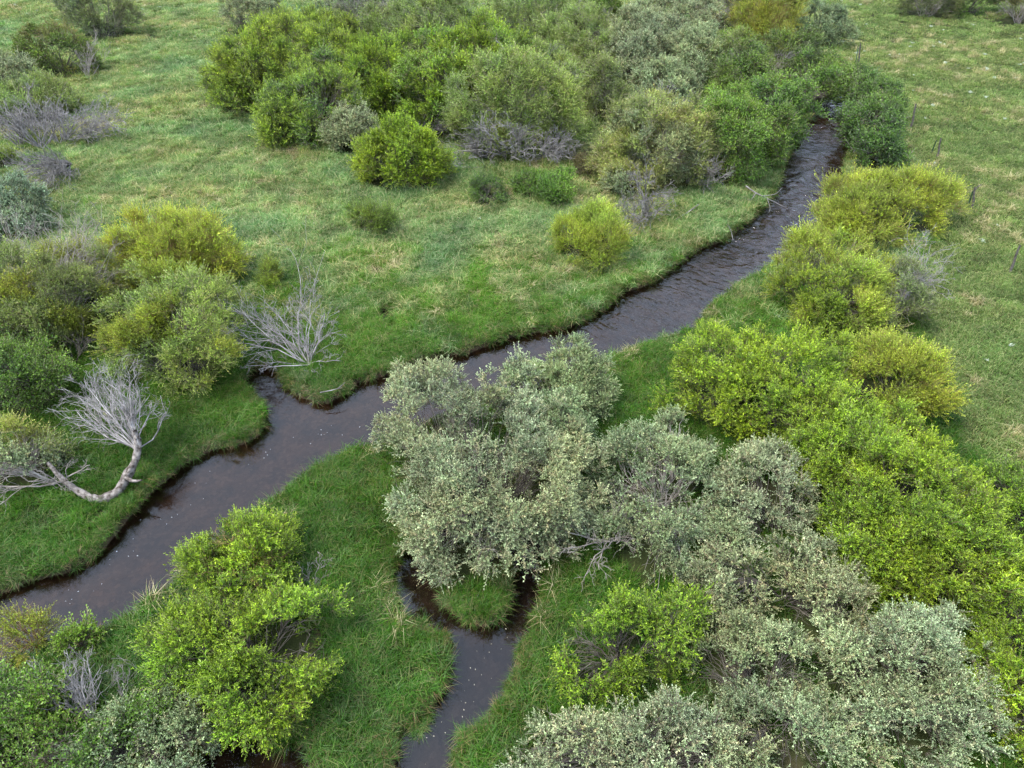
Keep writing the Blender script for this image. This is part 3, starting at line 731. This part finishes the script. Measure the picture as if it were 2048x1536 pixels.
bush('dull green tree with bare twigs left of the creek, far', [(1405, 70, 1530, 215), (1490, 60, 1650, 190)], 'green', (1.1, 1.0, 1.1), group=GB, bark=M_TWIG, mix=('olive', .4, (.8, .9, .7)),
     dead=[dict(box=(1540, 95, 1600, 190), n=50, mat=M_TWIG, low=.1), dict(box=(1430, 90, 1500, 180), n=40, mat=M_TWIG, low=.1)])
bush('leafy green tree on the left bank just right of the round pale willow', [(1392, 175, 1520, 370), (1400, 160, 1510, 260)], 'green', (1.35, 1.3, 1.0), group=GB)
bush('green tree leaning over the shining creek bend', [(1490, 130, 1615, 290), (1500, 200, 1575, 345), (1580, 90, 1690, 205), (1615, 120, 1695, 215)], 'green', (1.15, 1.12, 1.1), group=GB, gap=.33,
     dead=[dict(box=(1500, 230, 1600, 340), n=50, mat=M_TWIG)])
bush('dark green shrub on the right bank opposite the leaning tree', [(1690, 185, 1795, 320), (1700, 150, 1800, 250), (1705, 260, 1815, 345), (1685, 130, 1745, 205)], 'green', (.85, .88, 1.0), group=GCn, gap=.33,
     dead=[dict(box=(1675, 255, 1745, 320), n=45, mat=M_DEAD, low=0, shell=(.9, 1.1))])
bush('dark bushes row at the top right corner beyond the pasture, left part', (1795, -60, 1930, 45, .7), 'olive', (.55, .55, .55), group='bushes beyond the pasture', bark=M_TWIG, dead=[dict(box=(1800, -30, 1900, 45), n=60, mat=M_TWIG)])
bush('green bush at the top right edge beyond the pasture', (1890, -70, 2010, 42), 'green', (.9, .9, .9), group='bushes beyond the pasture')
bush('brown twiggy bush in the top right corner', (1985, -40, 2110, 62), 'olive', (.6, .5, .5), group='bushes beyond the pasture', gap=.45, bark=M_TWIG, dead=[dict(box=(1990, -20, 2100, 65), n=80, mat=M_TWIG)])
# ---- meadow shrubs
bush('small silver willow tucked behind the round lime bush', [(638, 213, 760, 310), (650, 220, 740, 300)], 'silver', (1.1, 1.1, 1.0), group=GB, gap=.2)
bush('neat round lime bush standing alone at the thicket edge', [(702, 248, 905, 385), (730, 260, 880, 370)], 'lime', (1.12, 1.1, .85), group=GF, gap=.2, dens=.95)
bush('small thin green shrub below the neat round lime bush', (692, 388, 795, 472), 'gold', (.55, .72, .8), size=.75, group=GF, gap=.3)
bush('tiny dull green shrub between the lime bush and the dark low one', (940, 350, 1012, 415), 'green', (1.0, 1.0, 1.0), size=.7, group=GF)
bush('low dark green shrub in front of the grey dead skirt', [(1030, 340, 1100, 400), (1070, 335, 1145, 408)], 'green', (1.15, 1.25, 1.0), size=.8, group=GF)
bush('yellow green shrub alone on the meadow near the creek bank', [(1102, 425, 1200, 520), (1150, 415, 1252, 525)], 'gold', (.9, 1.05, .85), size=.85, group=GF, gap=.2)
bush('slim yellow green sapling beside the white dead shrub', (515, 515, 560, 585, 1.4), 'gold', (.75, .95, .9), size=.7, group=GF)
bush('tiny brown leafed shrub below the round pale willow gap', (1145, 305, 1192, 355), 'olive', (.6, .45, .5), size=.6, group=GF, gap=.45, bark=M_TWIG)
# ---- right bank
bush('yellow tipped willow on the right bank nearest the fence', [(1650, 345, 1800, 490), (1720, 335, 1912, 475), (1640, 400, 1740, 490)], 'gold', (.92, 1.02, .9), group=GCn)
bush('yellow green willow with pale dead branches on its right side', [(1550, 450, 1770, 660), (1600, 540, 1760, 690)], 'gold', (.85, 1.0, .85), group=GCn, mix=('lime', .4, (.9, .9, .8)),
     dead=[dict(box=(1760, 480, 1865, 600), n=110, mat=M_DEAD, base=(1770, 640), side=(1, 0, .4), low=-.2, shell=(.7, 1.1))])
bush('grey green bush half dead right of the yellow green willow', (1725, 510, 1850, 670), 'olive', (.85, .85, .8), group=GCn, gap=.4, bark=M_TWIG, dead=[dict(box=(1750, 500, 1860, 650), n=80, mat=M_DEAD, low=-.1, shell=(.85, 1.15))])
bush('large lime willow right of the silver one across the grass gap', [(1335, 660, 1560, 860), (1450, 635, 1705, 850), (1420, 740, 1640, 900)], 'lime', (1.0, 1.02, .9), group=GCn)
bush('golden yellow willow at the pasture side of the lime willow', [(1690, 660, 1850, 850, .9), (1750, 690, 1915, 855, .9)], 'gold', (1.0, 1.08, .9), group=GCn)
bush('huge smooth domed green willow on the right', [(1560, 790, 1800, 980), (1620, 840, 1900, 1080), (1680, 900, 1985, 1170), (1760, 990, 2015, 1240), (1650, 970, 1850, 1200)], 'lime', (.96, .98, .85), group=GCn, gap=.18)
bush('green willow at the right edge beside the huge domed one', (1975, 905, 2130, 1110), 'lime', (.7, .85, .95), group=GCn)
bush('bright lime willow filling the lower right edge', [(1900, 1060, 2060, 1280), (1930, 1090, 2140, 1330), (1960, 1260, 2160, 1580)], 'lime', (.95, .98, .85), group=GCn)
# ---- silver willows, foreground
bush('big silver willow on the bank at the centre, cream catkins on its left', [(752, 720, 960, 990), (820, 760, 1160, 1120), (960, 860, 1200, 1120), (800, 940, 1060, 1150)], 'silver', (1.0, 1.0, .9), group=GR, base=(985, 1040),
     dead=[dict(box=(830, 1000, 1090, 1150), n=90, mat=M_TWIG, low=-.4, base=(985, 1050, .4)), dict(box=(1000, 720, 1090, 820), n=14, mat=M_DEAD, low=.2)])
bush('greener silver willow at the creek edge behind the big central one', [(1080, 685, 1225, 850), (990, 720, 1130, 850), (1060, 780, 1190, 960)], 'silver', (.86, .98, .78), group=GR)
bush('dull silver willow with grey twigs right of the big central one', [(1185, 845, 1420, 1100), (1200, 960, 1400, 1170), (1280, 825, 1420, 1000), (1370, 980, 1500, 1130)], 'silver', (.82, .90, .76), group=GR, gap=.36, bark=M_TWIG,
     dead=[dict(box=(1210, 930, 1320, 1120), stems=6, r0=.015, mat=M_BARK, low=-.2, shell=(.7, 1.0)), dict(box=(1050, 1040, 1300, 1140), n=60, mat=M_TWIG, base=(1220, 1080, .5), low=-.3)])
bush('whitest silver willow beside the huge domed green one', [(1440, 875, 1640, 1060), (1410, 930, 1560, 1090)], 'silver', (1.02, 1.03, .98), group=GR, base=(1540, 1080))
bush('pinkish topped silver willow in the lower right group', [(1372, 1085, 1580, 1260), (1540, 1060, 1720, 1240), (1560, 1140, 1760, 1300)], 'silver', (.95, .92, .78), group=GR)
bush('blue grey silver willow low on the right before the lime edge', [(1600, 1180, 1880, 1430), (1740, 1200, 1985, 1480), (1700, 1330, 1960, 1560)], 'silver', (.95, 1.0, .88), group=GR)
bush('dark gapped silver willow at the bottom right of centre', [(1430, 1230, 1660, 1440), (1440, 1380, 1720, 1600), (1370, 1240, 1520, 1420)], 'silver', (.85, .9, .75), group=GR, gap=.36)
bush('pale silver willow at the bottom edge right of the side channel', [(1040, 1390, 1260, 1600), (1180, 1380, 1440, 1600), (1010, 1480, 1120, 1600), (1300, 1400, 1520, 1600)], 'silver', (1.03, 1.03, .93), group=GR)
bush('low lime bush between the side channel and the silver willows', [(1090, 1240, 1260, 1410), (1180, 1190, 1415, 1360)], 'lime', (.85, .95, .85), group=GCn)
bush('small lime sprig poking up amid the silver willows', (1690, 1155, 1765, 1225, 1.0), 'lime', (.85, .95, .8), size=.8, group=GCn)
# ---- lower left
bush('lime willow with orange inner stems on the lower left bank', [(355, 1040, 600, 1215), (420, 1025, 590, 1140)], 'lime', (.95, 1.0, .95), group=GCn and 'lime willows on the lower left', bark=M_ORANGE, gap=.34)
bush('big lime willow overhanging the dark pond at the lower left', [(310, 1160, 540, 1400), (430, 1160, 685, 1400), (400, 1280, 640, 1490)], 'lime', (.92, .99, .9), group='lime willows on the lower left', gap=.3)
bush('thin yellow shrub at the left edge by the creek mouth', [(-40, 1215, 110, 1330), (20, 1195, 110, 1280)], 'gold', (.9, .9, .8), size=.85, dens=.6, group='shrubs in the lower left corner', gap=.42, bark=M_ORANGE)
bush('small green shrub at the water beside the thin yellow one', (118, 1240, 205, 1320), 'green', (1.2, 1.2, .9), size=.8, group='shrubs in the lower left corner')
bush('dark green bush filling the bottom left corner', [(-80, 1320, 110, 1500), (-60, 1420, 190, 1600)], 'green', (1.25, 1.25, 1.0), group='shrubs in the lower left corner')
bush('silver willow at the bottom edge left of the dark pond', [(190, 1400, 330, 1570), (280, 1380, 430, 1570), (300, 1345, 425, 1450), (130, 1450, 260, 1580)], 'silver', (.9, 1.0, .85), group='shrubs in the lower left corner')
bush('bright green shrub rising out of the lower left silver willow', (235, 1385, 370, 1500), 'green', (1.3, 1.25, 1.0), group='shrubs in the lower left corner')

# ---- dead wood
dead_bush('white bare dead shrub leaning over the small inlet', [dict(box=(455, 570, 660, 750), base=(618, 728), r0=.024, low=-.35, stems=16, asp=.34, up=.08), dict(box=(465, 550, 580, 680), base=(605, 728), low=-.2, stems=6, r0=.022, asp=.4, up=.08), dict(box=(590, 650, 700, 748), base=(618, 728), low=-.3, stems=6, r0=.022, asp=.35, up=.08)])
dead_bush('two tall bare stems over a small dead stump, beside the white dead shrub', [dict(box=(545, 480, 580, 540), stems=1, base=(602, 622), r0=.018, kids=(2, 1), low=.5),
          dict(box=(635, 495, 660, 545), stems=1, base=(606, 622), r0=.018, kids=(2, 1), low=.5), dict(box=(580, 570, 640, 628), stems=8, base=(605, 625), mat=M_DEADDK, r0=.012, kids=(4, 3))])
dead_bush('white dead shrub in the lower left corner among green bushes', [dict(box=(80, 1285, 200, 1420), base=(190, 1445), r0=.035, low=-.1, stems=9), dict(box=(140, 1290, 245, 1400), base=(190, 1445), r0=.03, stems=6), dict(box=(210, 1290, 285, 1390), stems=4, base=(215, 1430), r0=.02, mat=M_DEADDK)])
dead_bush('small leafless sapling beside the lime willow with orange stems', [dict(box=(585, 1105, 660, 1180), n=26, base=(625, 1185), mat=M_TWIG, sub=3, r0=.012, r_tip=.004)], group=None)
dead_bush('heap of grey dead brush spilling onto the meadow, left', [dict(box=(80, 195, 255, 295), stems=18, base=(130, 285), low=-.2, r0=.03), dict(box=(140, 225, 270, 300), stems=15, base=(180, 265), low=-.3, r0=.025, shell=(.5, 1.0)), dict(box=(60, 200, 170, 290), stems=9, base=(120, 290), low=0, r0=.03)], cat='brush pile', name='brush_pile', group=None)
dead_bush('fallen grey snag with fanned branches below the brush heap', [dict(box=(25, 312, 130, 385), stems=20, base=(140, 328, .5), mat=M_DEADDK, low=-.5, r0=.045), dict(box=(60, 350, 150, 395), stems=10, base=(140, 328, .5), mat=M_DEADDK, low=-.6, r0=.03)], cat='fallen snag', name='fallen_snag', group=None)
dead_bush('grey dead brush tangle between the lime bush and the big round willow', [dict(box=(795, 225, 910, 280), stems=22, mat=M_DEAD, low=-.3, r0=.03)], group=None)

# ---- the curved old trunk with its bare crown
def thick_tube(name, pts, rad, mat, parent, bp, seed=1, sides=12):
    rng = np.random.default_rng(seed)
    pts = np.array(pts); K = 40
    t = np.linspace(0, len(pts) - 1, K); i = np.minimum(t.astype(int), len(pts) - 2); f = (t - i)[:, None]
    def cr(A):
        A = np.concatenate([A[:1] * 2 - A[1:2], A, A[-1:] * 2 - A[-2:-1]])
        p0, p1, p2, p3 = A[i], A[i + 1], A[i + 2], A[i + 3]
        return .5 * (2 * p1 + (p2 - p0) * f + (2 * p0 - 5 * p1 + 4 * p2 - p3) * f ** 2 + (3 * p1 - p0 - 3 * p2 + p3) * f ** 3)
    Cn = cr(pts); R = cr(np.array(rad)[:, None])[:, 0]
    T = unit(np.gradient(Cn, axis=0)); fr = rot_between(T)
    an = np.arange(sides) * 2 * math.pi / sides
    g = 1 + .22 * np.sin(an * 3 + 1)[None] * np.sin(np.arange(K) * .35)[:, None] + rng.normal(0, .13, (K, sides))
    V = Cn[:, None] + (fr[:, None, :, 0] * np.cos(an)[None, :, None] + fr[:, None, :, 1] * np.sin(an)[None, :, None]) * (R[:, None] * g)[..., None]
    idx = np.arange(K * sides).reshape(K, sides)
    q = np.stack([idx[:-1], np.roll(idx[:-1], -1, 1), np.roll(idx[1:], -1, 1), idx[1:]], -1).reshape(-1, 4)
    return obj(name, mesh(name, V.reshape(-1, 3) - bp, [q], [mat], smooth=True), parent)
tb_ = at(205, 1000, 0)
bp = np.array([tb_[0], tb_[1], GROUND(tb_[0], tb_[1])])
root = tag(empty('old_willow', bp), 'curved old fallen willow trunk with a fan of bare grey branches, on the left bank', 'dead tree')
tr = [at(95, 925, 1.0), at(135, 968, .5), at(190, 998, .18), at(232, 985, .2), at(255, 950, .45), at(272, 915, .8), at(275, 880, 1.2), at(268, 860, 1.5)]
thick_tube('trunk', tr, [.05, .08, .115, .13, .12, .10, .085, .05], M_TRUNK, root, bp, 3)
thick_tube('branch_stub', [at(250, 955, .5), at(268, 962, .55), at(284, 960, .6)], [.06, .045, .02], M_TRUNK, root, bp, 4, 8)
rngd = np.random.default_rng(77)
dead_part(rngd, root, bp, box=(150, 740, 345, 900), base=(273, 895, 1.0), mat=M_DEAD, low=-.1, r0=.028, stems=28, asp=.8, name='bare_branches', shell=(.75, 1.0))

# ---- fence posts: grey wooden stakes, some with a thin steel post beside
def post(label, foot, head, r=.055, steel=None, fork=False):
    b = at(*foot); u, v, dep = project(b)
    # height from the photograph, lean as seen
    best = None
    for H in np.linspace(.7, 2.2, 60):
        P = at(head[0], head[1], H)
        lean = np.hypot(*(P[:2] - b[:2]))
        if best is None or lean < best[0]: best = (lean, P)
    top = best[1]
    bp = np.array([b[0], b[1], GROUND(b[0], b[1]) - .1])
    root = tag(empty('fence_post', bp), label, 'fence post', 'posts along the pasture fence')
    mid = (bp + top) / 2 + np.array([.03, 0, 0])
    thick_tube('stake', [bp, bp * .6 + top * .4 + np.array([.03, 0, 0]), bp * .3 + top * .7, top], [r * 1.1, r, r * .9, r * .7], M_POST, root, bp, int(u), 8)
    if fork:
        thick_tube('fork', [bp * .15 + top * .85, top + np.array([.12, 0, .02]), top + np.array([.28, 0, .12])], [r * .6, r * .5, r * .3], M_POST, root, bp, int(u) + 1, 6)
    if steel:
        c = at(*steel[0]); d = at(steel[1][0], steel[1][1], 1.15)
        P = np.stack([c, c * .5 + d * .5, d])[None]
        V, F = tubes(P - bp, np.full((1, 3), .03), 4)
        obj('steel_post', mesh('steel_post', V, [F], [M_STEEL]), root)
    return root
post('pair of weathered stakes farthest up the fence, by the narrow creek', (1715, 136), (1721, 86), .055, ((1711, 130), (1716, 95)))
post('thick dark fence stake standing alone, second from the top', (1821, 256), (1832, 208), .065)
post('crooked forked fence stake with a thin green steel post, middle of the fence', (1871, 323), (1882, 276), .05, ((1860, 312), (1873, 281)))
post('forked fence stake paired with a dark one, right of the yellow tipped willow', (1941, 425), (1950, 374), .05, ((1934, 418), (1946, 382)), fork=True)
post('fence stake nearest the right edge, leaning over the grass', (2015, 552), (2040, 490), .05)

# ------------------------------------------------------------------ laying the grass
def in_view(P, m=170):
    u, v, d = project(P)
    return (u > -m) & (u < 2048 + m) & (v > -m * .6) & (v < 1536 + m * 1.3) & (d > 1)
# the fence line parts the mown pasture (right) from the creek meadow
FENCE = [at(x, y) for x, y in [(1880, -10), (1650, 20), (1714, 135), (1822, 256), (1874, 325), (1938, 427), (2017, 551), (2120, 760), (2150, 1000)]]
FP = np.array([at(x, y)[:2] for x, y in [(1650, 20), (1700, 135), (1800, 250), (1850, 325), (1885, 430), (1850, 560), (1860, 680), (1925, 800), (1960, 900), (2100, 1000)]])
def pasture_side(P):
    """>0 right of the fence line (metres)"""
    s, t, L = along(P, FP[::-1])
    return -t
def jitter_points(step_of, x0, x1, y0, y1, step):
    gx, gy = np.arange(x0, x1, step), np.arange(y0, y1, step)
    A, B = np.meshgrid(gx, gy); P = np.stack([A.ravel(), B.ravel()], 1)
    return P + RNG.uniform(-.5, .5, P.shape) * step
def grass_points():
    bands = [(4, 26, .30), (26, 42, .36), (42, 62, .46), (62, 100, .64)]
    out = []
    for y0, y1, st in bands:
        P = jitter_points(None, -75, 75, y0, y1, st)
        P3 = np.concatenate([P, np.zeros((len(P), 1))], 1)
        k = in_view(P3); out.append(np.concatenate([P[k], np.full((k.sum(), 1), (st / .30) ** .7)], 1))
    return np.concatenate(out)
GP = grass_points()
sdp = water_sd(GP[:, :2]); k = sdp > .14
for c, ax in FOOT:                                        # little grows in the litter under the bushes
    k &= ~(((((GP[:, 0] - c[0]) / ax[0]) ** 2 + ((GP[:, 1] - c[1]) / ax[1]) ** 2) < .72 ** 2) & (RNG.uniform(0, 1, len(GP)) < .93))
GP = GP[k]; sdp = sdp[k]
zg = ground_z(GP[:, :2], sdp)
ps = pasture_side(GP[:, :2])
gx, gy = GP[:, 0], GP[:, 1]
blob = fbm(gx, gy, 3.2, 51); fine = fbm(gx, gy, .9, 61); big = fbm(gx, gy, 8, 71)
u_, v_, d_ = project(np.stack([gx, gy, zg], 1))
far_left = np.clip((34 - gy) / -10, 0, 1)
past = (ps > -.4 + 1.2 * (fine - .5))
near_g = (np.clip((31 - gy) / 11, 0, 1) + (fine - .5) * .7 + RNG.uniform(-.35, .35, len(GP)))              # lush sward by the lower creek
meadow = (~past) & (near_g < .5)
lush = (~past) & ~meadow
strawp = np.clip((blob - .42) * 4, 0, 1) * np.clip((fine - .42) * 5, 0, 1)
sp_ = np.where(meadow, .55, np.where(past, .25, .02)) * strawp + np.where(sdp < .45, .22, 0) * np.clip((blob - .45) * 4, 0, 1)
is_straw = RNG.uniform(0, 1, len(GP)) < sp_
def lay(name, ng, sel, smin, smax, tint, zoff=0, tilt=.12):
    n = sel.sum()
    P = np.stack([gx[sel], gy[sel], zg[sel] + zoff], 1)
    D = unit(np.stack([RNG.normal(0, tilt, n), RNG.normal(0, tilt, n), np.ones(n)], 1))
    rot = euler_from_axes(D, RNG.uniform(0, 6.28, n))
    s = RNG.uniform(smin, smax, n)
    sc = np.stack([s * GP[sel, 2], s * GP[sel, 2], s * RNG.uniform(.6, 1.25, n) * (.6 + .8 * fine[sel])], 1)
    return scatter(name, ng, P, rot, sc, tint[sel], 6, M_GRASS)
tv = RNG.normal(1, .16, (len(GP), 1)).clip(.6, 1.5)
tint_m = tv * (np.array([[.66, .90, 1.0]]) * (1 - blob[:, None]) + np.array([[1.35, 1.15, .9]]) * blob[:, None]) * (.5 + 1.0 * fine[:, None])
tint_l = tv * (.5 + 1.0 * fine[:, None]) * (np.array([[.8, .95, 1.0]]) * (1 - blob[:, None]) + np.array([[1.15, 1.08, .95]]) * blob[:, None])
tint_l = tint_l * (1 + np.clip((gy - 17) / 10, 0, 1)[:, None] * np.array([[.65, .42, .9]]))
tint_p = tv * (.55 + .9 * fine[:, None]) * (np.array([[.75, .92, .85]]) * (1 - blob[:, None]) + np.array([[1.2, 1.08, 1.1]]) * blob[:, None])
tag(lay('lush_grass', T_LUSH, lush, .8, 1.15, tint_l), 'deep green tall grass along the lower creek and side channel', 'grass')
tag(lay('meadow_grass', T_MEAD, meadow & ~is_straw, .85, 1.25, tint_m), 'pale green tufted meadow grass between the creek and the far thicket', 'grass')
tag(lay('pasture_grass', T_PAST, past & ~is_straw, .85, 1.3, tint_p), 'short olive pasture grass right of the fence posts', 'grass')
tag(lay('straw_grass', T_STRAW, is_straw, .6, 1.1, tv * np.ones((1, 3))), 'dry straw coloured grass tufts scattered through the meadow', 'grass')
# pale flowering plants in the far corners
dens = np.where(past, np.clip((gy - 24) / 30, .08, 1) * .05, 0) + np.where((gx < -24) & (gy > 56), .16, 0) + np.where(meadow, .006, 0)
pk = RNG.uniform(0, 1, len(GP)) < dens * np.clip((fine - .35) * 4, 0, 1)
tag(lay('pale_wildflowers', T_PALE, pk, .5, 1.0, np.ones((len(GP), 3)), .12), 'small whitish flowering plants dotted over the far pasture grass', 'wildflowers')
# overhanging fringe on the banks
B = []
for st, x0, x1, y0, y1 in [(.125, -18, 30, 4, 62)]:
    P = jitter_points(None, x0, x1, y0, y1, st); B.append(P)
B = np.concatenate(B)
# coarse reject by nearest ground cells first
ix = np.clip(np.searchsorted(xs, B[:, 0]), 0, nx - 1); iy = np.clip(np.searchsorted(ys, B[:, 1]), 0, ny - 1)
B = B[(np.abs(SDg.reshape(ny, nx)[iy, ix]) < .55)]
B = B[in_view(np.concatenate([B, np.zeros((len(B), 1))], 1))]
sb = water_sd(B); k = (sb > .02) & (sb < .30); B, sb = B[k], sb[k]
e = .05
gsd = np.stack([water_sd(B + [e, 0]) - sb, water_sd(B + [0, e]) - sb], 1) / e
gsd = unit(gsd)
n = len(B)
D = unit(np.concatenate([-gsd * RNG.uniform(.1, .8, (n, 1)) + RNG.normal(0, .2, (n, 2)), np.ones((n, 1))], 1))
Pb = np.concatenate([B, ground_z(B, sb)[:, None] - .02], 1)
tb = RNG.normal(1, .12, (n, 1)) * (np.array([[1, 1, 1]]) * (1 - fbm(B[:, 0], B[:, 1], 1.4, 81)[:, None] * .5) + np.array([[.9, .55, .5]]) * fbm(B[:, 0], B[:, 1], 1.4, 81)[:, None] * .5)
tag(scatter('bank_grass', T_BANK, Pb, euler_from_axes(D, RNG.uniform(0, 6.28, n)), RNG.uniform(.5, .95, n), tb, 6, M_GRASS),
    'long grass drooping over the creek banks with dry brown blades', 'grass')

# ---- small things
def stick(label, pts, rad, mat=M_DEADDK, cat='driftwood', name='driftwood_branch', twigs=()):
    W3 = [at(*p) for p in pts]
    b = W3[0]; bp = np.array([b[0], b[1], b[2]])
    root = tag(empty(name, bp), label, cat)
    thick_tube('limb', W3, list(np.linspace(rad, rad * .35, len(W3))), mat, root, bp, int(pts[0][0]), 7)
    for tw in twigs:
        w = [at(*p) for p in tw]
        thick_tube('twig', w, list(np.linspace(rad * .5, rad * .2, len(w))), mat, root, bp, int(tw[0][0]), 6)
    return root
stick('pale forked branch lying from the bank into the creek bend', [(1492, 372, .5), (1512, 386, .35), (1545, 402, .1), (1575, 418, -.25)], .04,
      twigs=[[(1512, 386, .35), (1500, 400, .2), (1483, 390, .15)], [(1525, 392, .3), (1550, 388, .4), (1565, 375, .5)], [(1535, 398, .2), (1540, 415, 0), (1538, 425, -.2)]])
stick('short bleached stick standing at the left bank below the creek bend', [(1466, 480, .05), (1462, 462, .4), (1455, 448, .7)], .022)
stick('bleached stick on the grass below the white dead shrub', [(640, 785, .25), (672, 778, .3), (690, 765, .35)], .02, twigs=[[(672, 778, .3), (685, 775, .3)]])
stick('grey limb lying in the meadow grass left of the dark tree', [(1350, 440, .25), (1375, 425, .3), (1398, 408, .4)], .045)
stick('thin pale stick along the water edge by the lime willow', [(285, 1218, -.1), (300, 1207, -.1), (318, 1195, -.05)], .02)
# tussocks standing in the side channel
def tussock(label, px, py, s, seed):
    rng = np.random.default_rng(seed); b = at(px, py, -.3); n = 9
    P = np.concatenate([rng.normal(0, .16 * s, (n, 2)), np.full((n, 1), -.02)], 1)
    D = unit(np.concatenate([P[:, :2] * 2.2, np.ones((n, 1))], 1))
    root = tag(empty('grass_tussock', b), label, 'grass tussock', 'tussocks in the side channel')
    scatter('blades', T_BANK, P, euler_from_axes(D, rng.uniform(0, 6, n)), rng.uniform(.9, 1.3, n) * s, np.tile([[.95, 1.1, .9]], (n, 1)), 6, M_GRASS, root)
tussock('drooping grass tussock in the side channel nearest the bottom edge', 935, 1478, .8, 1)
tussock('grass tussock on the left of the channel narrows', 838, 1450, .7, 2)
tussock('grass tussock at the notch left of the islet tip', 846, 1246, .6, 3)
tussock('grass tussock reaching over the pond beside the big lime willow', 592, 1480, 1.2, 4)
# foam flecks and floating bits
def flecks(name, label, path, n, spread, size, col, seed):
    rng = np.random.default_rng(seed)
    pp = np.array([at(x, y, ZW) for x, y in path]); t = rng.uniform(0, len(pp) - 1.001, n); i = t.astype(int); f = (t - i)[:, None]
    P = pp[i] * (1 - f) + pp[i + 1] * f; P[:, :2] += rng.normal(0, spread, (n, 2))
    a = rng.uniform(0, 6.28, n); L = size * rng.uniform(.5, 1.6, n)
    k = 5; an = np.arange(k) * 2 * math.pi / k
    V = np.stack([P[:, None, 0] + L[:, None] * (np.cos(an) * np.cos(a)[:, None] - .45 * np.sin(an) * np.sin(a)[:, None]),
                  P[:, None, 1] + L[:, None] * (np.cos(an) * np.sin(a)[:, None] + .45 * np.sin(an) * np.cos(a)[:, None]),
                  np.full((n, k), ZW + .006)], 2)
    top = P.copy(); top[:, 2] = ZW + .02
    V = np.concatenate([V, top[:, None]], 1).reshape(-1, 3)
    b0 = np.arange(n)[:, None, None] * (k + 1)
    tri = (b0 + np.stack([np.arange(k), (np.arange(k) + 1) % k, np.full(k, k)], 1)[None]).reshape(-1, 3)
    m, nn, l, out = newmat(name); b = nn.new('ShaderNodeBsdfPrincipled'); b.inputs['Base Color'].default_value = (*col, 1); b.inputs['Roughness'].default_value = .7
    l.new(b.outputs[0], out.inputs[0])
    return tag(obj(name, mesh(name, V, [tri], [m])), label, 'floating debris', kind='stuff')
flecks('foam_flecks', 'white foam flecks drifting on the lower creek', [(140, 1200), (230, 1120), (330, 1020), (470, 930), (620, 880), (730, 850)], 40, .32, .014, (.75, .77, .8), 5)
flecks('floating_seed_fluff', 'pale bits floating on the side channel', [(850, 1500), (900, 1440), (950, 1380), (975, 1320), (1000, 1270)], 26, .22, .013, (.55, .5, .38), 6)
